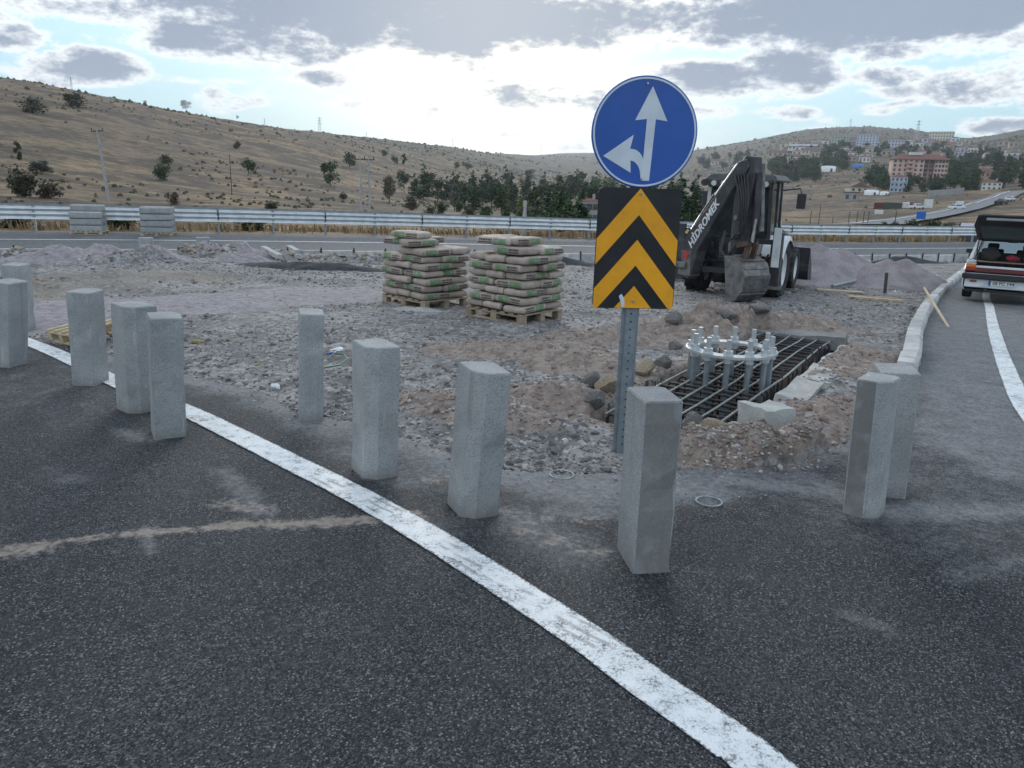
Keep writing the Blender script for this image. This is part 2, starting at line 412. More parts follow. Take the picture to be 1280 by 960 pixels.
def ground_detail(x, y):
    """returns height offset and soil weights (red, purple, grass, dark)"""
    r = np.hypot(x, y); a = np.arctan2(x, y); h = hdist(x, y)
    ar = asphalt_r(a); ins = ar-r
    isl = (h < 0) & (ins < 0) & (r < 60)
    dz = np.zeros_like(x)
    red = np.zeros_like(x); pur = np.zeros_like(x)
    rub = fbm(x, y, .55, 4, 3)*.028+fbm(x, y, .16, 3, 5)*.022+np.maximum(0, fbm(x, y, .3, 3, 8)-.18)*.075
    rub = rub*(1-.55*nss(9, 14, y))+fbm(x, y, 1.6, 3, 15)*.05*nss(8, 13, y)
    for (cx, cy, ha, hb, ro, hh, so) in HEAPS:
        ux, uy = math.cos(ro), math.sin(ro); u = ((x-cx)*ux+(y-cy)*uy)/ha; v = (-(x-cx)*uy+(y-cy)*ux)/hb
        q = np.hypot(u, v)+fbm(x, y, .45, 3, 21)*.30
        w = 1-nss(.0, 1.25, q)
        dz = dz+hh*w*(1+fbm(x, y, .20, 4, 29, .6)*(.8 if math.hypot(cx, cy) < 11 else .35))*isl
        k = 1-nss(.6, 1.35, q)
        if so == 1: red = np.maximum(red, k)
        if so == 2: pur = np.maximum(pur, k)
    pur = np.maximum(pur, 1-nss(.6, 1.7, seg_d(x, y, PURPLE)+fbm(x, y, 1.2, 3, 31)*.5))
    # soft edge onto the asphalt, drop below the highway kerb
    edge = nss(0, .8, -ins)
    dz = dz+np.where(isl, rub*edge-.02*(1-edge), 0)
    dz = dz-np.where((h < 0) & (r < 70) & (ins < 0), .24*nss(-3.0, -.25, h), 0)
    # excavation for the foundation
    pu = (x-PIT_N.x)*PIT_U.x+(y-PIT_N.y)*PIT_U.y; pv = (x-PIT_N.x)*PIT_V.x+(y-PIT_N.y)*PIT_V.y
    m = .05*fbm(x, y, .5, 3, 41)
    inside = np.minimum(np.minimum(pu+.08+m, PIT_LEN+.08-pu+m), np.minimum(pv+.06+m, PIT_W+.06-pv+m))
    pk = nss(-.10, .14, inside)
    dz = dz*(1-pk)+(-1.05)*pk
    red = np.maximum(red, nss(-.45, -.05, inside)*.9)
    # keep the sheet below both pavements
    dz = np.where(ins > 0, -.07*nss(.02, .16, ins), dz)
    dz = np.where((h > -.12) & (h < 7.15) & (np.abs(x) < 120), -.10, dz)
    grass = np.where(h > 0, nss(7.1, 8.0, h), 0.0); grass = np.maximum(grass, nss(55, 70, r))
    grass = np.maximum(grass, ((ins < -.3) & (h < 0) & ((a > .9) | (a < -1.0))).astype(float))
    gold = (1-nss(.3, 1.1, seg_d(x, y, GOLD)+fbm(x, y, .9, 3, 33)*.5))*isl
    dz = dz+np.where(h > 8.2, fbm(x, y, 2.2, 4, 51)*.16*nss(8.2, 12, h)*(r < 400), 0)
    return dz, red*isl, pur*isl, grass, gold

def set_attr(me, name, arr):
    at = me.attributes.new(name, 'FLOAT_COLOR', 'POINT'); at.data.foreach_set('color', np.ascontiguousarray(arr, dtype=np.float32).ravel())
def polar_mesh(name, A, RR, Z):
    """A: (n,), RR: (m, n) radii, Z: (m, n)"""
    m, n = RR.shape; X = RR*np.sin(A)[None]; Y = RR*np.cos(A)[None]
    co = np.stack([X, Y, Z], -1).reshape(-1, 3)
    i = np.arange(m-1)[:, None]*n; j = np.arange(n-1)[None]
    q = np.stack([i+j, i+n+j, i+n+j+1, i+j+1], -1).reshape(-1, 4)
    me = bpy.data.meshes.new(name); me.vertices.add(len(co)); me.vertices.foreach_set('co', co.ravel())
    me.loops.add(q.size); me.loops.foreach_set('vertex_index', q.ravel().astype(np.int32))
    me.polygons.add(len(q)); me.polygons.foreach_set('loop_start', np.arange(0, q.size, 4, dtype=np.int32))
    me.update(calc_edges=True); me.polygons.foreach_set('use_smooth', np.ones(len(q), bool))
    return me
def ground_material():
    m = bpy.data.materials.new('ground'); m.use_nodes = True; g = NT(m.node_tree)
    v = g.n('ShaderNodeTexCoord').outputs['Object']
    at = g.n('ShaderNodeAttribute', attribute_name='soil'); rc, pc, gc = g.n('ShaderNodeSeparateColor', inp={0: at.outputs['Color']}).outputs[:3]; gold = at.outputs['Alpha']
    n1 = g.noise(v, 1.1, 6, .6); n2 = g.noise(v, 9.0, 5, .65); n3 = g.noise(v, 55.0, 3, .6)
    vo = g.n('ShaderNodeTexVoronoi', inp={'Vector': v, 'Scale': 22.0}); cell = g.n('ShaderNodeSeparateColor', inp={0: vo.outputs['Color']}).outputs[0]
    gray = g.mix(g.ss(n1, .38, .64), (.200, .192, .186), (.330, .322, .315))
    gray = g.mix(g.ss(n2, .40, .68), gray, (.120, .116, .115))
    gray = g.mix(g.math('MULTIPLY', g.ss(cell, .80, .95), .55), gray, (.44, .435, .43))
    gray = g.mix(g.math('MULTIPLY', gold, g.ss(n1, .3, .7, .25, .8)), gray, g.mix(n2, (.21, .185, .150), (.30, .265, .215)))
    red = g.mix(g.ss(n2, .36, .66), (.300, .252, .218), (.178, .146, .126))
    red = g.mix(g.math('MULTIPLY', g.ss(cell, .82, .96), .5), red, (.33, .29, .26))
    pur = g.mix(g.ss(n2, .36, .66), (.330, .308, .322), (.220, .202, .212))
    col = g.mix(g.ss(g.math('ADD', rc, g.math('MULTIPLY', g.math('SUBTRACT', n2, .5), .5)), .35, .62), gray, red)
    col = g.mix(g.ss(g.math('ADD', pc, g.math('MULTIPLY', g.math('SUBTRACT', n2, .5), .5)), .35, .65), col, pur)
    # dry hillside: straw grass, thin scrub and bare rock ledges, stretched along the slope
    vs = g.vmath('MULTIPLY', v, (.75, .75, 3.0))
    h1 = g.noise(v, .011, 6, .62); h2 = g.noise(vs, .060, 6, .70); h3 = g.noise(vs, .40, 5, .72); h4 = g.noise(vs, 2.6, 3, .7)
    straw = g.mix(g.ss(h1, .36, .62), (.300, .212, .116), (.210, .154, .096))
    straw = g.mix(g.ss(h2, .42, .56), straw, (.085, .066, .050))
    straw = g.mix(g.math('MULTIPLY', g.ss(h3, .46, .64), .85), straw, (.085, .072, .056))
    straw = g.mix(g.math('MULTIPLY', g.ss(h3, .44, .28), .65), straw, (.46, .35, .20))
    straw = g.mix(g.math('MULTIPLY', g.ss(h4, .5, .7), .5), straw, (.11, .088, .06))
    rk = g.math('MULTIPLY', g.ss(g.noise(vs, .30, 5, .75), .56, .66), g.ss(h1, .42, .58))
    straw = g.mix(g.math('MULTIPLY', rk, .8), straw, (.19, .175, .165))
    dist = g.vmath('LENGTH', g.vmath('MULTIPLY', v, (1, 1, 0)))
    scr = g.math('MULTIPLY', g.ss(g.noise(v, .035, 6, .75), .42, .58), g.ss(dist, 550, 1100, 0.0, .92))
    straw = g.mix(scr, straw, (.058, .062, .045))
    col = g.mix(gc, col, straw)
    bh = g.math('ADD', g.math('MULTIPLY', n2, .6), g.math('ADD', g.math('MULTIPLY', n3, .25), g.math('MULTIPLY', g.math('SUBTRACT', 1.0, vo.outputs['Distance']), .35)))
    bp = g.n('ShaderNodeBump', inp={'Strength': .75, 'Distance': .05, 'Height': bh})
    b2 = g.n('ShaderNodeBump', inp={'Strength': g.math('MULTIPLY', gc, .9), 'Distance': 1.2, 'Height': g.math('ADD', h3, g.math('MULTIPLY', h2, 2.5)), 'Normal': bp.outputs[0]})
    b = g.n('ShaderNodeBsdfPrincipled', inp={'Base Color': col, 'Roughness': .92, 'Specular IOR Level': .22, 'Normal': b2.outputs[0]})
    o = g.n('ShaderNodeOutputMaterial'); g.t.links.new(b.outputs[0], o.inputs[0]); return m
def build_ground():
    global _gs
    dz, red, pur, gr, gold = ground_detail(GX, GY); Z = GLAND+dz; _gs = Z.tolist()
    me = polar_mesh('ground', GA, GRR, Z)
    set_attr(me, 'soil', np.stack([red, pur, gr, gold], -1).reshape(-1, 4))
    me.materials.append(ground_material()); return struct(link('ground', me))
build_ground()
def site_z(x, y): return lookup(_gs, x, y)

# ------------------------------------------------------------------ asphalt
def asphalt_material(name='asphalt', light=1.0):
    m = bpy.data.materials.new(name); m.use_nodes = True; g = NT(m.node_tree)
    v = g.n('ShaderNodeTexCoord').outputs['Object']
    at = g.n('ShaderNodeAttribute', attribute_name='dust'); dg, db, dw = g.n('ShaderNodeSeparateColor', inp={0: at.outputs['Color']}).outputs[:3]
    vo = g.n('ShaderNodeTexVoronoi', inp={'Vector': v, 'Scale': 165.0, 'Randomness': 1.0}); cr, cg, cb = g.n('ShaderNodeSeparateColor', inp={0: vo.outputs['Color']}).outputs[:3]
    n1 = g.noise(v, .55, 5, .6); n2 = g.noise(v, 5.0, 6, .65); n3 = g.noise(v, 30.0, 4, .7)
    k = light
    base = g.mix(g.ss(n1, .35, .68), (.026*k, .030*k, .036*k), (.048*k, .054*k, .061*k))
    base = g.mix(g.math('MULTIPLY', g.ss(cr, .40, .95), g.ss(n2, .30, .68, .35, 1.0)), base, (.128*k, .138*k, .150*k))
    base = g.mix(g.ss(cg, .55, .30), base, (.010*k, .011*k, .013*k))
    base = g.mix(g.math('MULTIPLY', g.ss(cb, .95, .98), .7), base, (.27, .285, .295))
    gm = g.ss(g.math('ADD', dg, g.math('MULTIPLY', g.math('SUBTRACT', g.math('ADD', g.math('MULTIPLY', n2, .6), g.math('MULTIPLY', n3, .4)), .5), g.ss(dg, 0, .2, 0, 1.5))), .08, .92)
    base = g.mix(g.math('MULTIPLY', gm, g.ss(n3, .2, .75, .45, 1.0)), base, (.265, .275, .285))
    bm_ = g.ss(g.math('ADD', db, g.math('MULTIPLY', g.math('SUBTRACT', g.math('ADD', g.math('MULTIPLY', n2, .55), g.math('MULTIPLY', n3, .45)), .5), g.ss(db, 0, .2, 0, 2.6))), .28, .80)
    base = g.mix(g.math('MULTIPLY', bm_, g.ss(n3, .2, .7, .35, .95)), base, (.33, .285, .245))
    ht = g.math('ADD', g.math('MULTIPLY', g.math('SUBTRACT', 1.0, vo.outputs['Distance']), .8), g.math('MULTIPLY', n3, .6))
    bp = g.n('ShaderNodeBump', inp={'Strength': .6, 'Distance': .010, 'Height': ht})
    b = g.n('ShaderNodeBsdfPrincipled', inp={'Base Color': base, 'Roughness': g.ss(n2, .3, .7, .72, .9), 'Specular IOR Level': .32, 'Normal': bp.outputs[0]})
    o = g.n('ShaderNodeOutputMaterial'); g.t.links.new(b.outputs[0], o.inputs[0]); return m
ASPH = asphalt_material()
def build_road():
    A = np.concatenate([np.linspace(-math.pi, -.75, 60, endpoint=False), np.linspace(-.75, .75, 460, endpoint=False), np.linspace(.75, math.pi, 60)])
    ar = asphalt_r(A); near = (ar < 8.3)
    ar = ar+np.where(near, (fbm(np.sin(A)*40, np.cos(A)*40, 1.2, 4, 61))*.10, 0)
    rk = np.concatenate([[.2, .6], np.geomspace(1.0, 9.0, 190, endpoint=False), np.geomspace(9.0, 72.0, 90)])
    RR = np.minimum(rk[:, None], ar[None])
    RR = np.vstack([RR, RR[-1:]+.02]); X = RR*np.sin(A); Y = RR*np.cos(A)
    Z = land(X, Y)+fbm(X, Y, 1.8, 3, 71)*.005; Z[-1] -= .10
    me = polar_mesh('road', A, RR, Z)
    ins = ar[None]-RR
    dgy = np.where(near[None], .70*(1-nss(0, 1.0, ins+.6*fbm(X, Y, .5, 4, 75))), 0)
    for pts, w, a in [(P2((1010, 600), (1090, 640), (1280, 640)), .22, .62), (P2((900, 600), (1000, 610)), .13, .8), (P2((1180, 560), (1280, 600)), .3, .5), (P2((640, 640), (720, 690)), .22, .5), (P2((690, 640), (770, 640)), .12, .6),
                      (P2((440, 560), (520, 600)), .25, .45), (P2((280, 590), (330, 640)), .10, .5), (P2((180, 660), (190, 690)), .04, .5), (P2((150, 540), (190, 550)), .10, .5), (P2((60, 590), (110, 600)), .12, .35), (P2((860, 430), (1000, 660)), .01, 0),
                      (P2((1200, 720), (1280, 700)), .12, .35), (P2((1060, 770), (1110, 790)), .06, .4), (P2((540, 655), (640, 660)), .16, .35), (P2((470, 590), (590, 600)), .2, .5)]:
        dgy = np.maximum(dgy, a*np.exp(-(seg_d(X, Y, pts)/w)**2))
    # the ramp is older, paler asphalt, dusty from the works
    dgy = np.maximum(dgy, .60*nss(.42, .50, A+fbm(X, Y, 1.2, 3, 77)*.05)*nss(4.6, 6.2, RR+fbm(X, Y, .8, 3, 79)*.8))
    dgy = np.maximum(dgy, .33*nss(.25, .40, A)*nss(3.2, 4.4, RR)+.15*nss(-.35, -.5, A)*0)
    dgy = np.maximum(dgy, .16+.14*fbm(X, Y, 2.0, 3, 81)-.05*nss(4, 1.8, Y))
    dbr = np.zeros_like(X)
    for pts, w, a in [(P2((-40, 702), (0, 690), (60, 678), (150, 668), (230, 662), (320, 655), (420, 652), (520, 640)), .045, .9), (P2((300, 655), (420, 652), (520, 648)), .10, .55), (P2((-40, 692), (60, 682)), .10, .6), (P2((280, 632), (330, 632)), .09, .65),
                      (P2((660, 660), (740, 690)), .12, .5), (P2((540, 600), (590, 600)), .1, .6), (P2((630, 640), (760, 655)), .10, .4), (P2((850, 710), (1000, 730)), .07, .3)]:
        dbr = np.maximum(dbr, a*np.exp(-(seg_d(X, Y, pts)/w)**2))
    dbr = np.maximum(dbr, np.where(near[None], .40*(1-nss(-.05, .16, ins+.3*fbm(X, Y, .35, 4, 83))), 0))
    set_attr(me, 'dust', np.stack([np.clip(dgy, 0, 1), dbr, dbr*0, dbr*0+1], -1).reshape(-1, 4))
    me.materials.append(ASPH); struct(link('road', me))
build_road()
def strip(name, pts, w, mat, dz=.006, zf=None, step=.15, kind='structure', wob=.0):
    """painted or laid strip following the surface"""
    pts = [Vector((p[0], p[1], 0)) for p in pts]; out = []
    # Catmull-Rom resample
    P = [pts[0]*2-pts[1]]+pts+[pts[-1]*2-pts[-2]]; path = []
    for i in range(1, len(P)-2):
        n = max(2, int((P[i+1]-P[i]).length/step))
        for k in range(n):
            t = k/n; a, b, c, d = P[i-1], P[i], P[i+1], P[i+2]
            path.append(.5*((2*b)+(c-a)*t+(2*a-5*b+4*c-d)*t*t+(3*b-a-3*c+d)*t**3))
    path.append(pts[-1]); rows = []
    for i, p in enumerate(path):
        t = (path[min(i+1, len(path)-1)]-path[max(0, i-1)]).normalized(); nn = Vector((-t.y, t.x, 0)); row = []
        for k in (-1, -.5, .5, 1):
            q = p+nn*(k*w/2+(random.uniform(-wob, wob) if abs(k) == 1 else 0)); z = (zf or gz)(q.x, q.y)+dz; row.append((q.x, q.y, z))
        rows.append(row)
    mb = MB(); mb.sheet(rows); o = mb.build(name, mat, recalc=False, smooth='full')
    set_attr(o.data, 'across', np.tile(np.array([[1, 1, 1, 1], [0, 0, 0, 1], [0, 0, 0, 1], [1, 1, 1, 1.]]), (len(rows), 1)))
    if kind: struct(o, kind)
    return o
def paint_material():
    m = bpy.data.materials.new('road_paint'); m.use_nodes = True; g = NT(m.node_tree)
    v = g.n('ShaderNodeTexCoord').outputs['Object']
    n1 = g.noise(v, 2.2, 5, .65); n2 = g.noise(v, 60.0, 4, .7); n3 = g.noise(v, 12.0, 5, .7)
    wear = g.ss(g.math('ADD', g.math('MULTIPLY', n2, .55), g.math('MULTIPLY', n3, .45)), .53, .62)
    # tyre treads printed across the fresh paint
    wv = g.n('ShaderNodeTexWave', wave_type='BANDS', bands_direction='DIAGONAL', inp={'Vector': v, 'Scale': 9.0, 'Distortion': 2.0, 'Detail': 2.0}).outputs['Fac']
    ac = g.n('ShaderNodeAttribute', attribute_name='across').outputs['Fac']; vo = g.n('ShaderNodeTexVoronoi', inp={'Vector': v, 'Scale': 135.0}).outputs['Distance']
    wear = g.math('MAXIMUM', wear, g.ss(g.math('ADD', ac, g.math('MULTIPLY', g.math('SUBTRACT', n2, .5), 1.3)), .80, .95))
    wear = g.math('MAXIMUM', wear, g.math('MULTIPLY', g.ss(vo, .56, .72), g.ss(n3, .4, .65, .1, .7)))
    tr = g.math('MULTIPLY', g.math('MULTIPLY', g.ss(wv, .55, .8), g.ss(n1, .54, .62)), .55)
    col = g.mix(g.ss(n3, .3, .75), (.76, .79, .80), (.60, .64, .65))
    col = g.mix(g.math('MULTIPLY', wear, g.ss(n1, .35, .62, .60, 1.0)), col, (.075, .08, .086))
    col = g.mix(tr, col, (.16, .165, .17))
    bp = g.n('ShaderNodeBump', inp={'Strength': .35, 'Distance': .006, 'Height': n2})
    b = g.n('ShaderNodeBsdfPrincipled', inp={'Base Color': col, 'Roughness': .6, 'Specular IOR Level': .35, 'Normal': bp.outputs[0]})
    o = g.n('ShaderNodeOutputMaterial'); g.t.links.new(b.outputs[0], o.inputs[0]); return m
PAINT = paint_material()
def zr(x, y): return gz(x, y)+float(fbm(np.array([x]), np.array([y]), 1.8, 3, 71)[0])*.005
LINE = [gp(*q) for q in [(36, 428), (155, 482), (231, 513), (300, 546), (358, 575), (448, 620)]]
LINE2 = [gp(*q) for q in [(531, 668), (612, 719), (676, 761), (740, 803), (783, 835), (848, 882), (918, 932), (953, 960)]]
LINE = [(-9.5, 11.0), (-7.0, 9.25)]+LINE; LINE2 = LINE2+[(1.12, 1.2), (1.32, .2), (1.5, -2.5)]
strip('road_marking', LINE+LINE2, .18, PAINT, .006, zr, .06, wob=.0025)
strip('road_marking', [(3.6, 4.6), (3.95, 5.45)]+[gp(a, b) for a, b in [(1275, 500), (1255, 452), (1243, 415), (1237, 385), (1234, 365)]]+[(15.5, 24.5), (20, 31.5)], .17, PAINT, .006, zr, .2, wob=.0025)

# ------------------------------------------------------------------ highway on its shelf behind the site
def hw_pt(s, h, dz=0.0):
    p = HW_O+HW_T*s+HW_N*h; return Vector((p.x, p.y, -float(hwD(p.x))+dz))
def build_highway():
    mb = MB(); ss_ = np.linspace(-75, 115, 120)
    rows = [[hw_pt(s, -.02, -.35)]+[hw_pt(s, h, 0.004) for h in np.linspace(-.02, 7.1, 9)]+[hw_pt(s, 7.1, -.3)] for s in ss_]
    mb.sheet(rows); o = mb.build('highway', asphalt_material('asphalt_highway', 1.15), recalc=False); struct(o)
    n = len(o.data.vertices); set_attr(o.data, 'dust', np.tile(np.array([[.42, 0, 0, 1]]), (n, 1)))
    strip('road_marking', [hw_pt(s, 3.9) for s in range(-70, 112, 6)], .18, PAINT, .011, lambda x, y: -float(hwD(x)), 1.0)
    strip('road_marking', [hw_pt(s, .55) for s in range(-70, 112, 6)], .13, PAINT, .011, lambda x, y: -float(hwD(x)), 1.0)
build_highway()

# ------------------------------------------------------------------ kerb stones stood on end as bollards
def concrete_material():
    m = bpy.data.materials.new('cast_concrete'); m.use_nodes = True; g = NT(m.node_tree)
    tc = g.n('ShaderNodeTexCoord').outputs['Object']; oi = g.n('ShaderNodeObjectInfo').outputs['Random']; x, y, z = g.sep(tc)
    v = g.vmath('ADD', tc, g.comb(g.math('MULTIPLY', oi, 37.0), g.math('MULTIPLY', oi, 91.0), g.math('MULTIPLY', oi, 13.0)))
    n1 = g.noise(v, 4.0, 5, .6); n2 = g.noise(v, 120.0, 3, .65); n3 = g.noise(v, 34.0, 4, .65)
    col = g.mix(g.ss(n1, .35, .66), (.385, .398, .400), (.300, .312, .315))
    col = g.mix(g.ss(n2, .50, .72), col, (.195, .202, .205))                       # open pores of the cast face
    col = g.mix(g.math('MULTIPLY', g.ss(n2, .44, .26), .6), col, (.48, .495, .50))
    st = g.noise(g.vmath('MULTIPLY', v, (16.0, 16.0, .9)), 1.0, 4, .6)
    col = g.mix(g.math('MULTIPLY', g.ss(st, .62, .72), .55), col, (.54, .555, .56))   # lime run-off
    col = g.mix(g.math('MULTIPLY', g.ss(st, .40, .30), .45), col, (.21, .218, .22))
    ft = g.math('MULTIPLY', g.ss(g.math('ADD', z, g.math('MULTIPLY', g.math('SUBTRACT', n3, .5), .16)), .09, -.01), .6)
    col = g.mix(ft, col, (.20, .19, .175))                                       # mud splashed on the foot
    hs = g.n('ShaderNodeHueSaturation', inp={'Value': g.math('MULTIPLY_ADD', oi, .16, .92), 'Color': col})
    bp = g.n('ShaderNodeBump', inp={'Strength': .55, 'Distance': .012, 'Height': g.math('ADD', n2, g.math('MULTIPLY', n3, .8))})
    b = g.n('ShaderNodeBsdfPrincipled', inp={'Base Color': hs.outputs[0], 'Roughness': .88, 'Specular IOR Level': .3, 'Normal': bp.outputs[0]})
    o = g.n('ShaderNodeOutputMaterial'); g.t.links.new(b.outputs[0], o.inputs[0]); return m
CONC = concrete_material()
CONC_S = pmat('smooth_concrete', (.200, .200, .194), (.172, .172, .168), .75, scale=4, fine=.08, bump=.10, bscale=60, dirt=((.33, .335, .33), 9.0, .45))  # smooth cast face, its colour darkened to stand in for light from the left
def axis_at(base, tx, ty):
    r = ray(tx, ty); k = base.y/r.y; return Vector((r.x*k-base.x, 0, CAM_H+r.z*k-base.z))
def stone_post(px, py, tx, ty, th, n, w, cham, label, smooth_front=False):
    b = gp(px, py); ax = axis_at(b, tx, ty); H = ax.length; lean = math.atan2(ax.x, ax.z)
    az = math.atan2(b.x, b.y)
    c = .058
    x0, x1, y0, y1 = -n/2, n/2, -w/2, w/2      # local -y is the front face
    out = []
    out += [(x0+c*1.1, y0), (x1-.008, y0), (x1, y0+.008)] if cham == 'l' else ([(x0+.008, y0), (x1-c*1.1, y0), (x1, y0+c)] if cham == 'r' else [(x0+.008, y0), (x1-.008, y0), (x1, y0+.008)])
    out += [(x1, y1-.03), (x1-.03, y1), (x0+.008, y1), (x0, y1-.008)]
    out += [(x0, y0+c)] if cham == 'l' else [(x0, y0+.008)]
    mb = MB(); N = len(out); rows = []
    rnd = random.Random(px)
    lv = [(-.02, 1.0), (0.0, 1.0)]+[(H*k/8, 1.0) for k in range(1, 8)]+[(H-.007, 1.0), (H, .955)]
    nick = {(rnd.randrange(2, 9), rnd.randrange(N)): rnd.uniform(.90, .965) for _ in range(5)}      # chipped arrises
    for i, (z, s) in enumerate(lv): rows.append([(u*s*nick.get((i, k), 1)+rnd.uniform(-.0012, .0012), v*s*nick.get((i, k), 1)+rnd.uniform(-.0012, .0012), z) for k, (u, v) in enumerate(out)])
    vs = [p for r_ in rows for p in r_]
    fs = [(i*N+k, i*N+(k+1) % N, (i+1)*N+(k+1) % N, (i+1)*N+k) for i in range(len(rows)-1) for k in range(N)]
    fs += [tuple(reversed(range(N))), tuple((len(rows)-1)*N+k for k in range(N))]
    mb.add(vs, fs)
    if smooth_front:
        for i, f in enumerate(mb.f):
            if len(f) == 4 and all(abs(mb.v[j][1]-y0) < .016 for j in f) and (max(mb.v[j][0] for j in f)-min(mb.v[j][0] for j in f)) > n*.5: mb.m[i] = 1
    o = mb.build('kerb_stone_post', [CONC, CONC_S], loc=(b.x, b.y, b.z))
    o.rotation_mode = 'QUATERNION'
    o.rotation_quaternion = (Matrix.Rotation(lean, 3, 'Y') @ Matrix.Rotation(-az+R(th), 3, 'Z')).to_quaternion()
    tag(o, label, 'kerb stone', 'kerb stones stood on end as bollards')
POSTS = [(14, 456, 12, 351, -42, .185, .25, 'n', 'upright kerb stone left of the white line, in front of the farthest one', 0),
         (28, 411, 20, 330, -30, .20, .25, 'n', 'upright kerb stone farthest along the white line, beyond the loose wooden pallet', 0),
         (115, 478, 107, 363, -30, .185, .25, 'n', 'upright kerb stone hiding one end of the loose wooden pallet', 0),
         (174, 511, 167, 380, 24, .215, .25, 'l', 'broad upright kerb stone half hidden by a slimmer one', 0),
         (211, 542, 206, 394, 4, .195, .22, 'n', 'slim upright kerb stone overlapping the broad one beside the white line', 0),
         (388, 520, 389, 389, 2, .165, .25, 'n', 'slim upright kerb stone on the asphalt edge beside a sprayed white ring', 0),
         (468, 590, 470, 429, 22, .19, .25, 'l', 'upright kerb stone with a white scratch between white line and gravel', 0),
         (590, 636, 606, 459, 22, .19, .25, 'l', 'leaning kerb stone near the gap in the white line', 0),
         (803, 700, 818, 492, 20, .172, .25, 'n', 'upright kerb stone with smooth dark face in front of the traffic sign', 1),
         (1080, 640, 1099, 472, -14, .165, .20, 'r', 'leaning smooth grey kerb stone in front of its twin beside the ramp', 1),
         (1103, 612, 1121, 460, 12, .20, .25, 'n', 'upright kerb stone standing close behind the leaning smooth grey one', 0)]
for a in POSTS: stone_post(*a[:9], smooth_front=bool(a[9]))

# ------------------------------------------------------------------ traffic sign
GALV = pmat('galvanised_steel', (.34, .38, .41), (.27, .31, .34), .45, .75, scale=14, fine=.10, bump=.05)
GALV_L = pmat('galvanised_beam', (.66, .69, .70), (.55, .58, .59), .42, .6, scale=3, fine=.06)
BLUE = pmat('sign_blue', (.016, .085, .36), (.020, .095, .40), .38, scale=5, spec=.5, dirt=((.05, .10, .30), 6, .3))
SWHITE = pmat('sign_white', (.62, .68, .74), (.55, .61, .68), .4, scale=7)
SBLACK = pmat('sign_black', (.012, .013, .016), (.020, .021, .024), .45, scale=6)
SYEL = pmat('sign_yellow', (.86, .385, .012), (.78, .34, .012), .42, scale=5, dirt=((.45, .22, .03), 7, .35))
BOLT = pmat('bolt_steel', (.45, .46, .46), (.3, .3, .3), .4, .8)
def outline(mb, poly, y0, y1):
    """flat piece in the x-z plane, y0..y1 thick"""
    mb.prism(poly, y0, y1, lambda u, v, w: (u, w, v))
